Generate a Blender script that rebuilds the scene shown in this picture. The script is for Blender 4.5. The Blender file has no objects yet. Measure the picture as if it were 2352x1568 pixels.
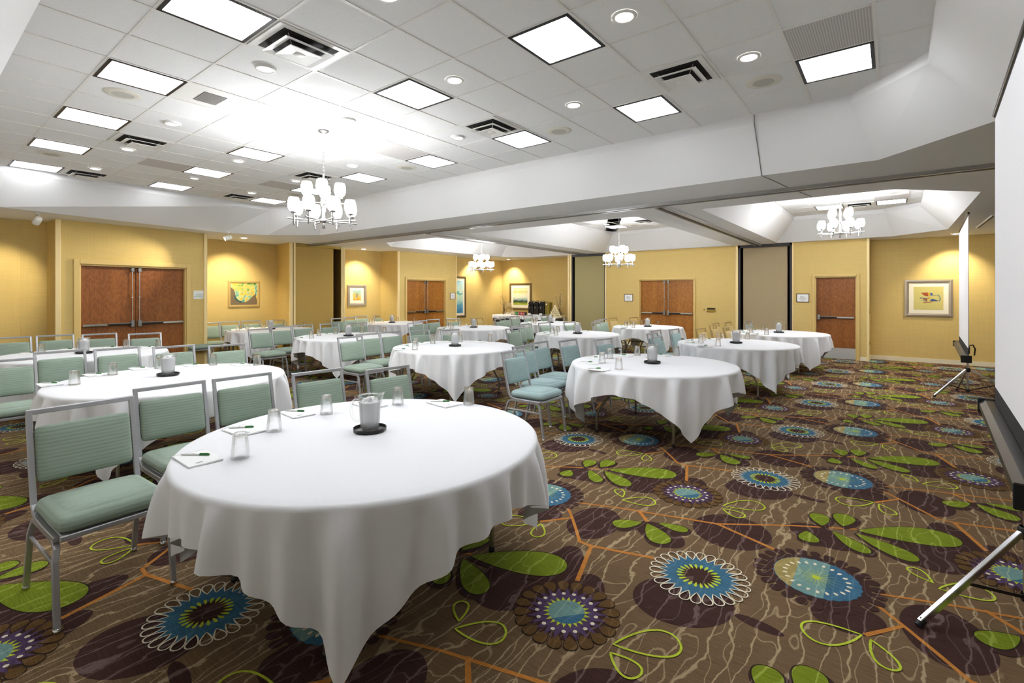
import bpy, math, random
from mathutils import Vector, Matrix
from mathutils.geometry import tessellate_polygon
random.seed(7)
PI=math.pi
S=bpy.context.scene
COL=S.collection
sin,cos=math.sin,math.cos

# ------------------------------------------------------------------ camera
H=1.58; YAW=.6615
cam=bpy.data.cameras.new('camera'); cob=bpy.data.objects.new('camera',cam); COL.objects.link(cob)
cob.location=(0,0,H); cob.rotation_euler=(PI/2,0,YAW)
cam.sensor_width=36; cam.lens=36*1120/2352; cam.shift_y=-111/2352; cam.clip_start=.02
S.camera=cob
S.view_settings.view_transform='Standard'; S.view_settings.look='None'; S.view_settings.gamma=1
S.view_settings.use_curve_mapping=False; S.view_settings.exposure=1.15
S.cycles.max_bounces=8; S.cycles.transmission_bounces=6; S.cycles.transparent_max_bounces=8; S.cycles.diffuse_bounces=4; S.cycles.adaptive_threshold=.02
S.cycles.use_light_tree=False; S.cycles.glossy_bounces=4; S.cycles.sample_clamp_indirect=6; S.cycles.caustics_reflective=False; S.cycles.caustics_refractive=False
W=bpy.data.worlds.new('world'); S.world=W; W.use_nodes=True
W.node_tree.nodes['Background'].inputs[0].default_value=(1,.97,.93,1); W.node_tree.nodes['Background'].inputs[1].default_value=.3

ZS=2.846            # underside of the soffits
ZC=H+1.83           # tiled tray ceiling
ZT=.76              # table tops
# ------------------------------------------------------------------ materials
def lin(r,g,b):
    f=lambda c:(c/255/12.92) if c/255<=.04045 else ((c/255+.055)/1.055)**2.4
    return (f(r),f(g),f(b),1)
def mat(name,col,rough=.6,metal=0,spec=.5,trans=0,ior=1.45,emit=0,ecol=None,sheen=0):
    m=bpy.data.materials.new(name); m.use_nodes=True
    b=m.node_tree.nodes['Principled BSDF']
    b.inputs['Base Color'].default_value=col; b.inputs['Roughness'].default_value=rough; b.inputs['Metallic'].default_value=metal
    b.inputs['Specular IOR Level'].default_value=spec; b.inputs['Transmission Weight'].default_value=trans; b.inputs['IOR'].default_value=ior
    if emit: b.inputs['Emission Color'].default_value=ecol or col; b.inputs['Emission Strength'].default_value=emit
    if sheen: b.inputs['Sheen Weight'].default_value=sheen
    return m
def N(m,t,**k):
    n=m.node_tree.nodes.new('ShaderNode'+t)
    for a,v in k.items(): setattr(n,a,v)
    return n
def L(m,a,b): m.node_tree.links.new(a,b)
def bs(m): return m.node_tree.nodes['Principled BSDF']
def coords(m,scale=(1,1,1),kind='Object'):
    t=N(m,'TexCoord'); p=N(m,'Mapping'); p.inputs['Scale'].default_value=scale; L(m,t.outputs[kind],p.inputs[0]); return p.outputs[0]
def noise(m,vec,scale,detail=2,rough=.5):
    n=N(m,'TexNoise'); n.inputs['Scale'].default_value=scale; n.inputs['Detail'].default_value=detail; n.inputs['Roughness'].default_value=rough
    L(m,vec,n.inputs['Vector']); return n.outputs['Fac']
def ramp(m,fac,stops):
    r=N(m,'ValToRGB'); e=r.color_ramp.elements
    while len(e)<len(stops): e.new(.5)
    for x,(p,c) in zip(e,stops): x.position=p; x.color=c
    L(m,fac,r.inputs[0]); return r.outputs[0]
def mix(m,fac,a,b,mode='MIX'):
    n=N(m,'MixRGB',blend_type=mode)
    for i,v in ((0,fac),(1,a),(2,b)):
        if hasattr(v,'default_value'): L(m,v,n.inputs[i])
        elif i==0: n.inputs[0].default_value=v
        else: n.inputs[i].default_value=v
    return n.outputs[0]
def math_(m,op,a,b=0.):
    n=N(m,'Math',operation=op)
    for i,v in ((0,a),(1,b)):
        if hasattr(v,'default_value'): L(m,v,n.inputs[i])
        else: n.inputs[i].default_value=v
    return n.outputs[0]
def bump(m,h,strength=.2,dist=.01):
    n=N(m,'Bump'); n.inputs['Strength'].default_value=strength; n.inputs['Distance'].default_value=dist; L(m,h,n.inputs['Height']); L(m,n.outputs[0],bs(m).inputs['Normal'])
def dim(c,f): return (c[0]*f,c[1]*f,c[2]*f,1)

def wallpaper(name,c):
    m=mat(name,c,.75,spec=.25)
    a=noise(m,coords(m,(3,3,160)),1.0,3); b=noise(m,coords(m,(120,120,2.5)),1.0,2)
    s=math_(m,'ADD',math_(m,'MULTIPLY',a,.7),math_(m,'MULTIPLY',b,.45))
    col=ramp(m,s,[(.38,dim(c,.92)),(.56,c),(.74,dim(c,1.07))]); L(m,col,bs(m).inputs['Base Color']); bump(m,s,.15,.002); return m
M={}
M['wall']=wallpaper('gold woven wallpaper',lin(212,184,116))
M['plain']=mat('off white wall paint',lin(226,223,216),.8)
M['guard']=mat('cream corner guard',lin(246,222,162),.45)
M['frame_paint']=mat('tan door frame paint',lin(218,188,118),.45)
M['base']=mat('cream baseboard',lin(238,228,200),.5)
M['soffit']=mat('white soffit paint',lin(233,232,232),.8,spec=.2)
m=M['soffit']; bump(m,noise(m,coords(m),180,2),.06,.002)
M['tile']=mat('mineral fibre ceiling tile',lin(240,240,240),.9,spec=.1)
m=M['tile']; n_=noise(m,coords(m),260,3,.7); L(m,ramp(m,n_,[(.3,lin(218,218,218)),(.46,lin(241,241,241)),(1,lin(244,244,243))]),bs(m).inputs['Base Color']); bump(m,n_,.12,.002)
M['tbar']=mat('white grid bar',lin(236,234,230),.5)
M['white']=mat('white enamel',lin(238,237,234),.45)
M['cream']=mat('cream plastic',lin(228,224,212),.6)
M['seam']=mat('dark seam',lin(120,118,112),.8)
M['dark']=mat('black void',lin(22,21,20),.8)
M['pframe']=mat('dark panel frame',lin(58,54,58),.5)
M['black']=mat('black satin',lin(24,24,25),.4)
M['track']=mat('aluminium track',lin(176,176,174),.35,.6)
M['trackdark']=mat('track slot',lin(70,67,62),.7)
M['diff']=mat('prismatic diffuser',lin(255,255,255),.5,emit=7.0,ecol=(.925,.965,1,1))
m=M['diff']; v=N(m,'TexVoronoi'); v.inputs['Scale'].default_value=8; L(m,coords(m),v.inputs['Vector'])
L(m,math_(m,'ADD',math_(m,'MULTIPLY',v.outputs['Distance'],2.0),5.2),bs(m).inputs['Emission Strength'])
M['lamp']=mat('downlight lens',lin(255,252,245),.5,emit=9,ecol=(1,.97,.92,1))
M['lampdim']=mat('unlit lens',lin(236,234,230),.25,emit=.8,ecol=(1,.99,.97,1))  # dim lenses get a weak glow of their own
M['shade']=mat('opal glass shade',lin(255,253,250),.3,emit=21,ecol=(.95,.975,1,1))
M['nickel']=mat('brushed nickel',lin(164,162,160),.3,.95)
M['chrome']=mat('polished steel',lin(215,215,215),.18,1)
M['grille']=mat('perforated grille',lin(198,194,192),.6)
m=M['grille']; v=N(m,'TexVoronoi',distance='CHEBYCHEV'); v.inputs['Scale'].default_value=62; v.inputs['Randomness'].default_value=0; L(m,coords(m),v.inputs['Vector'])
L(m,ramp(m,v.outputs['Distance'],[(.2,lin(118,112,112)),(.32,lin(214,210,208))]),bs(m).inputs['Base Color'])
M['speaker']=mat('speaker mesh',lin(196,194,186),.8)
def wood(name,c1,c2):
    m=mat(name,c1,.42,spec=.4)
    d=noise(m,coords(m,(7,7,.5)),1.0,2)
    wv=N(m,'TexWave',wave_type='BANDS',bands_direction='Z'); wv.inputs['Scale'].default_value=2.2; wv.inputs['Distortion'].default_value=14; wv.inputs['Detail'].default_value=1.5; wv.inputs['Detail Scale'].default_value=1.6
    L(m,coords(m,(3.4,3.4,.9)),wv.inputs['Vector'])
    f=noise(m,coords(m,(120,120,5)),1,3)
    s=math_(m,'ADD',math_(m,'MULTIPLY',wv.outputs['Fac'],.16),math_(m,'ADD',math_(m,'MULTIPLY',f,.45),math_(m,'MULTIPLY',d,.5)))
    L(m,ramp(m,s,[(.32,c2),(.72,c1)]),bs(m).inputs['Base Color']); return m
M['wood']=wood('brown oak veneer',lin(150,92,42),lin(112,62,24))
M['woodlight']=wood('warm oak veneer',lin(172,112,46),lin(128,76,26))
M['panelfab']=mat('tan partition fabric',lin(196,164,94),.9,spec=.1)
M['panelgreen']=mat('sage grey partition fabric',lin(168,156,112),.9,spec=.1)
M['panelgrey']=mat('taupe partition fabric',lin(172,154,122),.9,spec=.1)
for k in ('panelfab','panelgreen','panelgrey'):
    m=M[k]; c=tuple(bs(m).inputs['Base Color'].default_value); L(m,ramp(m,noise(m,coords(m),160,3,.7),[(.3,dim(c,.8)),(.7,dim(c,1.15))]),bs(m).inputs['Base Color'])
def fabric(name,c):
    m=mat(name,c,.85,spec=.15,sheen=.1)
    s=noise(m,coords(m,(2.5,2.5,1)),1,2)
    w=N(m,'TexWave',wave_type='BANDS',bands_direction='Z'); w.inputs['Scale'].default_value=17; w.inputs['Distortion'].default_value=1.2; w.inputs['Detail'].default_value=3; w.inputs['Detail Scale'].default_value=2
    L(m,coords(m,(1,1,1)),w.inputs['Vector'])
    w2=N(m,'TexWave',wave_type='BANDS',bands_direction='Y'); w2.inputs['Scale'].default_value=17; w2.inputs['Distortion'].default_value=1.2; w2.inputs['Detail'].default_value=3
    L(m,coords(m,(1,1,1)),w2.inputs['Vector'])
    h=math_(m,'ADD',math_(m,'MULTIPLY',w.outputs['Fac'],.4),math_(m,'MULTIPLY',noise(m,coords(m,(4,90,150)),1,2),.75))
    L(m,ramp(m,h,[(.12,dim(c,.72)),(.45,dim(c,.96)),(.9,dim(c,1.14))]),bs(m).inputs['Base Color']); return m
M['sage']=fabric('sage striped upholstery',lin(149,165,150))
M['aqua']=fabric('pale aqua striped upholstery',lin(160,182,182))
M['tanfab']=fabric('tan upholstery',lin(192,168,112))  # sage chairs by the gold walls, yellow colour cast put into the upholstery
M['silver']=mat('silver powder coat',lin(178,178,182),.38,.55)
M['tanmetal']=mat('champagne metal',lin(186,160,104),.4,.4)  # same yellow cast put into the silver chair frames
M['glide']=mat('grey glide',lin(120,118,114),.5)
M['linen']=mat('white linen',lin(243,243,247),.85,spec=.15,sheen=.15)
m=M['linen']; bump(m,noise(m,coords(m,(1,1,1)),14,4,.6),.12,.012)
M['steel']=mat('bronzed tube steel',lin(150,142,122),.35,.8)
M['plywood']=mat('table board',lin(120,96,66),.7)
def seethru(name,mixf,col=(1,1,1,1),ior=1.45,rough=0.):
    m=mat(name,col,rough,trans=1,ior=ior); t=N(m,'BsdfTransparent'); t.inputs[0].default_value=col; x=N(m,'MixShader'); x.inputs[0].default_value=mixf
    L(m,bs(m).outputs[0],x.inputs[1]); L(m,t.outputs[0],x.inputs[2]); L(m,x.outputs[0],m.node_tree.nodes['Material Output'].inputs[0]); return m
M['glass']=seethru('clear glass',.5)
M['plastic']=seethru('clear jug plastic',.72,(1,1,1,1),1.35,.03)
M['ice']=mat('iced water',lin(253,253,254),.4,trans=0)
m=M['water']=mat('clouded water',lin(252,253,254),.2); t=N(m,'BsdfTransparent'); x=N(m,'MixShader'); x.inputs[0].default_value=.3; L(m,bs(m).outputs[0],x.inputs[1]); L(m,t.outputs[0],x.inputs[2]); L(m,x.outputs[0],m.node_tree.nodes['Material Output'].inputs[0])
M['kick']=mat('brushed kick plate',lin(206,206,206),.45,.55)
M['paper']=mat('notepad paper',lin(250,250,250),.8)
M['ink']=mat('grey print',lin(150,155,152),.8)
M['penwhite']=mat('white pen barrel',lin(224,226,222),.35)
M['pengreen']=mat('green pen cap',lin(44,116,52),.35)
M['screen']=mat('matt white screen cloth',lin(247,246,250),.9,spec=.1)
M['screenblack']=mat('black screen border',lin(30,29,33),.8)
M['housing']=mat('dark screen housing',lin(52,48,47),.35,.5)
M['alu']=mat('bright aluminium tube',lin(220,220,222),.22,1)
M['matboard']=mat('cream mat board',lin(244,236,214),.8)
M['framegold']=mat('pale gold frame',lin(208,178,112),.35,.3)
M['framesilver']=mat('champagne silver frame',lin(172,158,140),.32,.5)
M['framebronze']=mat('bronze frame',lin(124,104,66),.35,.5)
M['framedark']=mat('thin dark wood frame',lin(92,66,22),.5)
M['brass']=mat('antique brass plate',lin(150,122,48),.4,.5)
M['sign']=mat('pale sign plate',lin(228,230,224),.5)
M['greentext']=mat('green sign lettering',lin(120,150,122),.6)
M['skirt']=mat('black table skirt',lin(26,26,28),.8)
M['ivory']=mat('ivory china',lin(240,226,186),.3)
M['olive']=mat('brushed urn steel',lin(150,138,66),.35,.6)
M['urn']=mat('black urn plastic',lin(30,27,27),.35)
M['red']=mat('red can',lin(178,36,44),.4)
M['green']=mat('green can',lin(44,140,66),.4)
M['label']=mat('white label',lin(235,233,226),.6)
M['twig']=mat('dry twig',lin(110,88,40),.8)
M['bud']=mat('cream bud',lin(230,214,170),.7)
M['ceramic']=mat('brown vase',lin(120,92,50),.4)

# ------------------------------------------------------------------ mesh building
class MB:
    def __init__(s): s.v=[]; s.f=[]; s.mi=[]; s.sm=[]
    def add(s,vs,fs,mi=0,smooth=False):
        b=len(s.v); s.v+= [tuple(x) for x in vs]; s.f+=[tuple(i+b for i in f) for f in fs]; s.mi+=[mi]*len(fs); s.sm+=[smooth]*len(fs); return s
    def box(s,c,d,mi=0,ch=0.,M4=None):
        x,y,z=d[0]/2,d[1]/2,d[2]/2
        if ch<=0:
            vs=[(i*x,j*y,k*z) for i in(-1,1) for j in(-1,1) for k in(-1,1)]
            fs=[(0,1,3,2),(4,6,7,5),(0,4,5,1),(2,3,7,6),(0,2,6,4),(1,5,7,3)]
        else:
            vs=[];idx={}
            for i in(-1,1):
                for j in(-1,1):
                    for k in(-1,1):
                        for a in range(3):
                            p=[i*(x-ch),j*(y-ch),k*(z-ch)]; p[a]=(i,j,k)[a]*(x,y,z)[a]; idx[(i,j,k,a)]=len(vs); vs.append(tuple(p))
            I=lambda i,j,k,a:idx[(i,j,k,a)]
            fs=[]
            for q in(-1,1):
                fs.append([I(q,-1,-1,0),I(q,1,-1,0),I(q,1,1,0),I(q,-1,1,0)][::q]); fs.append([I(-1,q,-1,1),I(-1,q,1,1),I(1,q,1,1),I(1,q,-1,1)][::q]); fs.append([I(-1,-1,q,2),I(1,-1,q,2),I(1,1,q,2),I(-1,1,q,2)][::q])
            for a_ in(-1,1):
                for b_ in(-1,1):
                    fs.append([I(a_,b_,-1,0),I(a_,b_,-1,1),I(a_,b_,1,1),I(a_,b_,1,0)][::a_*b_]); fs.append([I(a_,-1,b_,0),I(a_,1,b_,0),I(a_,1,b_,2),I(a_,-1,b_,2)][::a_*b_]); fs.append([I(-1,a_,b_,1),I(-1,a_,b_,2),I(1,a_,b_,2),I(1,a_,b_,1)][::a_*b_])
            for i in(-1,1):
                for j in(-1,1):
                    for k in(-1,1): fs.append([I(i,j,k,0),I(i,j,k,1),I(i,j,k,2)][::i*j*k])
        vs=[Vector(p) for p in vs]
        if M4: vs=[M4@p for p in vs]
        vs=[p+Vector(c) for p in vs]
        return s.add(vs,fs,mi)
    def tube(s,path,r,n=8,mi=0,cap=True,rect=None,smooth=True,up=None):
        P=[Vector(p) for p in path]; rings=[]
        prev=None
        for i,p in enumerate(P):
            t=(P[min(i+1,len(P)-1)]-P[max(i-1,0)]).normalized()
            if up is not None: u=Vector(up); u=(u-t*u.dot(t)).normalized()
            elif prev is None:
                u=Vector((0,0,1)) if abs(t.z)<.9 else Vector((1,0,0)); u=(u-t*u.dot(t)).normalized()
            else: u=(prev-t*prev.dot(t)).normalized()
            prev=u; w=t.cross(u)
            if rect:
                a,b=rect; c=min(a,b)*.25
                pr=[(a-c,b),(a,b-c),(a,-b+c),(a-c,-b),(-a+c,-b),(-a,-b+c),(-a,b-c),(-a+c,b)]
                rings.append([p+u*x+w*y for x,y in pr])
            else:
                rr=r[i] if isinstance(r,(list,tuple)) else r
                rings.append([p+u*(rr*cos(2*PI*k/n))+w*(rr*sin(2*PI*k/n)) for k in range(n)])
        k=len(rings[0]); vs=[q for R in rings for q in R]; fs=[]
        for i in range(len(rings)-1):
            for j in range(k): fs.append((i*k+j,i*k+(j+1)%k,(i+1)*k+(j+1)%k,(i+1)*k+j))
        s.add(vs,fs,mi,smooth and not rect)
        if cap: s.add(rings[0],[tuple(range(k))[::-1]],mi); s.add(rings[-1],[tuple(range(k))],mi)
        return s
    def lathe(s,prof,n=20,c=(0,0,0),mi=0,smooth=True,flute=None):
        vs=[];fs=[]
        for i,(r,z) in enumerate(prof):
            for k in range(n):
                a=2*PI*k/n; rr=r*(1+(flute[1]*cos(flute[0]*a) if flute and flute[2]<=i<flute[3] else 0))
                vs.append((c[0]+rr*cos(a),c[1]+rr*sin(a),c[2]+z))
        for i in range(len(prof)-1):
            for k in range(n): fs.append((i*n+k,i*n+(k+1)%n,(i+1)*n+(k+1)%n,(i+1)*n+k))
        return s.add(vs,fs,mi,smooth)
    def quad(s,a,b,c,d,mi=0): return s.add([a,b,c,d],[(0,1,2,3)],mi)
    def poly(s,pts,mi=0): return s.add(pts,[tuple(range(len(pts)))],mi)
    def xf(s,M4): s.v=[tuple(M4@Vector(p)) for p in s.v]; return s
    def mesh(s,name,mats):
        me=bpy.data.meshes.new(name); me.from_pydata(s.v,[],s.f)
        for x in (mats if isinstance(mats,(list,tuple)) else [mats]): me.materials.append(x)
        me.polygons.foreach_set('material_index',s.mi); me.polygons.foreach_set('use_smooth',s.sm); me.update(); return me
    def build(s,name,mats,parent=None):
        o=bpy.data.objects.new(name,s.mesh(name,mats)); COL.objects.link(o)
        if parent: o.parent=parent
        return o
def tag(o,label=None,cat=None,group=None,kind=None):
    for k,v in (('label',label),('category',cat),('group',group),('kind',kind)):
        if v: o[k]=v
    return o
def thing(name,label,cat,loc=(0,0,0),rz=0,group=None):
    o=bpy.data.objects.new(name,None); COL.objects.link(o); o.location=loc; o.rotation_euler=(0,0,rz); o.empty_display_size=.1
    return tag(o,label,cat,group)
def dup(root,loc,rz=0,label=None,group=None,swap=None):
    def one(o,par):
        c=o.copy(); COL.objects.link(c)
        if par: c.parent=par
        if swap and c.type=='MESH':
            for i,sl in enumerate(c.material_slots):
                k=sl.material.name if sl.material else ''
                if k in swap: sl.link='OBJECT'; sl.material=swap[k]
        for ch in list(o.children): one(ch,c)
        return c
    r=one(root,None); r.location=loc; r.rotation_euler=(0,0,rz); r.scale=(1,1,1)
    if label: r['label']=label
    if group: r['group']=group
    return r
class Proto:
    """first placement moves the prototype itself, later ones copy it"""
    def __init__(s,root): s.root=root; s.used=False
    def put(s,loc,rz=0,label=None,group=None,swap=None):
        if not s.used and not swap:
            s.used=True; r=s.root; r.location=loc; r.rotation_euler=(0,0,rz)
            if label: r['label']=label
            if group: r['group']=group
            return r
        return dup(s.root,loc,rz,label,group,swap)
    def drop(s):
        if not s.used:
            def kill(o):
                for c in list(o.children): kill(c)
                bpy.data.objects.remove(o)
            kill(s.root)
def struct(name,mb,mats,parent=None,label=None,kind='structure'):
    o=mb.build(name,mats,parent)
    if not parent: o['kind']=kind
    if label: o['label']=label
    return o
def sroot(name,loc=(0,0,0),rz=0,label=None):
    o=bpy.data.objects.new(name,None); COL.objects.link(o); o.location=loc; o.rotation_euler=(0,0,rz); o['kind']='structure'
    if label: o['label']=label
    return o

# ------------------------------------------------------------------ carpet (pattern repeat 1.82 x 1.81 m)
def carpet_mat(name,c,lc,amt=1.0):
    m=mat(name,c,.95,spec=.08)
    xy=coords(m,(1,1,1))
    n1=noise(m,coords(m,(1.7,.62,1)),1.0,2,.6); n2=noise(m,coords(m,(7,3.4,1)),1.0,3,.6)
    sep=N(m,'SeparateXYZ'); L(m,xy,sep.inputs[0])
    v=math_(m,'ADD',math_(m,'MULTIPLY',sep.outputs[0],10.5),math_(m,'ADD',math_(m,'MULTIPLY',n1,5.0),math_(m,'MULTIPLY',n2,1.3)))
    f=math_(m,'ABSOLUTE',math_(m,'SUBTRACT',math_(m,'FRACT',v),.5))
    fz=math_(m,'ADD',f,math_(m,'MULTIPLY',math_(m,'SUBTRACT',noise(m,coords(m,(150,150,1)),1,1),.5),.09))
    line=ramp(m,fz,[(.03,(1,1,1,1)),(.065,(0,0,0,1))])
    v2=math_(m,'ADD',math_(m,'MULTIPLY',sep.outputs[0],7.0),math_(m,'ADD',math_(m,'MULTIPLY',noise(m,coords(m,(2.6,1.1,1)),1.3,2,.6),7.0),.37))
    f2=math_(m,'ABSOLUTE',math_(m,'SUBTRACT',math_(m,'FRACT',v2),.5)); line2=math_(m,'MULTIPLY',ramp(m,math_(m,'ADD',f2,math_(m,'MULTIPLY',math_(m,'SUBTRACT',noise(m,coords(m,(150,150,1)),1,1),.5),.09)),[(.02,(1,1,1,1)),(.045,(0,0,0,1))]),.7); line=math_(m,'MAXIMUM',line,line2)
    hatch=noise(m,coords(m,(9,150,1)),1.0,3,.65)
    tuft=noise(m,coords(m,(330,330,1)),1.0,1)
    s=math_(m,'ADD',math_(m,'MULTIPLY',hatch,.7),math_(m,'MULTIPLY',tuft,.3))
    base=ramp(m,s,[(.3,dim(c,.62)),(.5,c),(.7,dim(c,1.34))])
    col=mix(m,math_(m,'MULTIPLY',line,amt),base,lc)
    L(m,col,bs(m).inputs['Base Color'])
    return m
CM=[carpet_mat('carpet taupe',lin(114,92,68),lin(180,158,124),.85),      #0
    carpet_mat('carpet plum',lin(68,47,43),lin(124,102,98),.7),          #1
    carpet_mat('carpet leaf green',lin(120,135,36),lin(172,184,84),.6),   #2
    carpet_mat('carpet lime line',lin(188,204,62),lin(206,216,96),.3),    #3
    carpet_mat('carpet orange twig',lin(190,124,58),lin(206,152,88),.5),  #4
    carpet_mat('carpet blue',lin(66,108,134),lin(100,138,156),.4),         #5
    carpet_mat('carpet cream',lin(232,222,198),lin(236,228,206),.2),      #6
    carpet_mat('carpet teal',lin(116,150,146),lin(160,184,164),.6),       #7
    carpet_mat('carpet khaki',lin(160,142,88),lin(190,174,120),.6),       #8
    carpet_mat('carpet dark outline',lin(52,40,34),lin(70,58,50),.4),     #9
    carpet_mat('carpet violet',lin(88,68,100),lin(112,96,126),.4),       #10
    carpet_mat('carpet brown petal',lin(100,74,44),lin(134,106,72),.6)]   #11
def tear(tip,end,w,n=22,grow=0.,sh=(0,0)):
    tx,ty=tip; ax,ay=end[0]-tx,end[1]-ty; Ln=math.hypot(ax,ay); ux,uy=ax/Ln,ay/Ln
    pr=lambda t:(t**.8)*math.sqrt(max(0,1-t**2.6))
    mx=max(pr(i/200) for i in range(201)); up=[];dn=[]
    for i in range(n+1):
        t=1-(1-i/n)**1.6
        a=t*(Ln+2*grow)-grow*1.2; b=pr(t)/mx*(w/2+grow)
        up.append((tx+ux*a-uy*b+sh[0],ty+uy*a+ux*b+sh[1])); dn.append((tx+ux*a+uy*b+sh[0],ty+uy*a-ux*b+sh[1]))
    return up+dn[1:-1][::-1]
def disc(c,r,n=32,ry=None,rot=0):
    ry=ry or r; return [(c[0]+r*cos(a)*cos(rot)-ry*sin(a)*sin(rot),c[1]+r*cos(a)*sin(rot)+ry*sin(a)*cos(rot)) for a in (2*PI*k/n for k in range(n))]
MOT=[]  # (anchor, [(layer,mat,poly or (outer,inner))])
def motif(c,parts): MOT.append((c,parts))
def ring(pts,k):
    cx=sum(p[0] for p in pts)/len(pts); cy=sum(p[1] for p in pts)/len(pts)
    out=[]
    n=len(pts)
    for i,p in enumerate(pts):
        a=pts[i-1]; b=pts[(i+1)%n]; tx,ty=b[0]-a[0],b[1]-a[1]; l=math.hypot(tx,ty) or 1
        nx,ny=-ty/l,tx/l
        if (cx-p[0])*nx+(cy-p[1])*ny<0: nx,ny=-nx,-ny
        out.append((p[0]+nx*k,p[1]+ny*k))
    return (pts,out)
for c,rx,ry,ro in (((-.85,2.52),.25,.21,.6),((-.84,3.45),.24,.25,0),((-.5,2.555),.11,.035,-.1),((-.17,2.88),.16,.13,.5),((.2,3.0),.17,.25,.1),((.19,3.9),.2,.24,0),((-1.2,3.12),.19,.12,-.5),((-.36,3.74),.2,.14,-.4),((-1.5,2.35),.12,.3,.2),((.55,2.2+.05),.1,.2,.3)):
    motif(c,[(1,1,disc(c,rx,28,ry,ro))])
def twig(pts,w0,w1):
    for i in range(len(pts)-1):
        a,b=pts[i],pts[i+1]; l=math.hypot(b[0]-a[0],b[1]-a[1]); nx,ny=-(b[1]-a[1])/l,(b[0]-a[0])/l
        k=len(pts)-1; wa=w0+(w1-w0)*i/k; wb=w0+(w1-w0)*(i+1)/k; e=.006; ex,ey=(b[0]-a[0])/l*e,(b[1]-a[1])/l*e
        motif(((a[0]+b[0])/2,(a[1]+b[1])/2),[(2,4,[(a[0]-ex+nx*wa,a[1]-ey+ny*wa),(a[0]-ex-nx*wa,a[1]-ey-ny*wa),(b[0]+ex-nx*wb,b[1]+ey-ny*wb),(b[0]+ex+nx*wb,b[1]+ey+ny*wb)])])
twig([(-.064,3.09),(.046,2.968),(.158,2.833),(.254,2.711),(.339,2.709),(.697,2.812)],.009,.012)
twig([(-.094,2.784),(.046,2.968)],.012,.009); twig([(.339,2.709),(.456,2.338)],.012,.013)
twig([(-.041,3.21),(.252,3.319),(.506,3.39),(.877,3.497),(1.27,3.36)],.008,.012)
twig([(.877,3.497),(1.29,3.787),(1.63,3.988)],.010,.009); twig([(.37,3.36),(.485,3.241)],.012,.014)
for tip,end,w in (((-.373,3.902),(-.415,4.1),.12),((-.26,3.982),(-.265,4.205),.13),((-.444,3.755),(-.41,3.6),.115),((-.31,3.856),(-.11,3.66),.11),((-.176,3.969),(.342,4.226),.25),((-.188,3.915),(.122,3.73),.145),((-1.355,3.2),(-1.5,3.05),.12),((-1.32,3.204),(-1.13,3.01),.145),((-1.267,3.261),(-1.066,3.268),.09)):
    motif(((tip[0]+end[0])/2,(tip[1]+end[1])/2),[(3,1,tear(tip,end,w,grow=.02,sh=(.012,-.02))),(4,9,tear(tip,end,w,grow=.007)),(5,2,tear(tip,end,w))])
for tip,end,w in (((-.991,2.006),(-.751,2.207),.18),((-.979,1.955),(-.817,1.901),.11),((-.105,2.771),(-.328,2.624),.17),((-.077,2.761),(.008,2.584),.1),((.181,3.5),(.08,3.627),.085),((.196,3.452),(.416,3.575),.16)):
    motif(((tip[0]+end[0])/2,(tip[1]+end[1])/2),[(5,3,ring(tear(tip,end,w),.011))])
def star(c,r0,r1,n,ph=0): return [(c[0]+r*cos(a),c[1]+r*sin(a)) for k in range(n) for r,a in ((r0,2*PI*(k-.5)/n+ph),(r1,2*PI*k/n+ph))]
c=(-.85,2.785); pp=[(6,5,star(c,.165,.21,26)),(7,1,star(c,.06,.125,26)),(7.3,1,disc(c,.088,24))]
for k in range(26):
    a=2*PI*(k+.5)/26; pp.append((7,6,ring(tear((c[0]+.165*cos(a),c[1]+.165*sin(a)),(c[0]+.265*cos(a),c[1]+.265*sin(a)),.056,8),.0065)))
for k in range(22):
    a=2*PI*k/22; pp.append((8,3,tear((c[0]+.07*cos(a),c[1]+.07*sin(a)),(c[0]+.118*cos(a),c[1]+.118*sin(a)),.016,5)))
motif(c,pp)
c=(-.33,3.17); pp=[(3.5,1,disc(c,.25,30))]
for k in range(26):
    a=2*PI*k/26; pp.append((3.4,1,tear((c[0]+.22*cos(a),c[1]+.22*sin(a)),(c[0]+.315*cos(a),c[1]+.315*sin(a)),.055,8)))
pp+=[(6,5,star(c,.205,.213,26)),(6.4,7,[(c[0]+.205*cos(a),c[1]+.205*sin(a)) for a in (PI*.42+PI*1.16*k/16 for k in range(17))]),(6.8,8,[(c[0]+.206*cos(a),c[1]+.206*sin(a)) for a in (PI*.66+PI*.68*k/12 for k in range(13))])]
for k in range(20):
    a=2*PI*k/20; pp.append((7.4,3,[(c[0]+.002*cos(a+1.57),c[1]+.002*sin(a+1.57)),(c[0]+.12*cos(a),c[1]+.12*sin(a)),(c[0]-.002*cos(a+1.57),c[1]-.002*sin(a+1.57))]))
pp.append((7.6,3,disc(c,.02,10)))
for k in range(22):
    a=2*PI*k/22; q=(c[0]+.152*cos(a),c[1]+.152*sin(a)); pp.append((8,6,disc(q,.014,8,.009,a)))
motif(c,pp)
c=(-1.27,2.07); pp=[(3.5,1,disc(c,.2,26))]
for k in range(20):
    a=2*PI*k/20
    t0,t1=(c[0]+.17*cos(a),c[1]+.17*sin(a)),(c[0]+.26*cos(a),c[1]+.26*sin(a)); pp+= [(4,9,tear(t0,t1,.062,7,grow=.004)),(5,11,tear(t0,t1,.062,7))]
pp+=[(6,10,star(c,.14,.2,24)),(7,3,star(c,.085,.118,22)),(7.5,7,disc(c,.09,22)),(8,5,[(c[0]+.09*cos(a),c[1]+.09*sin(a)) for a in (-1.9+2.4*k/10 for k in range(11))])]
for k in range(17):
    a=2*PI*k/17; pp.append((8,6,disc((c[0]+.145*cos(a),c[1]+.145*sin(a)),.011,8)))
motif(c,pp)
fl=MB(); FX0,FX1,FY0,FY1=-13.2,2.5,-.65,15.0
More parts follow.
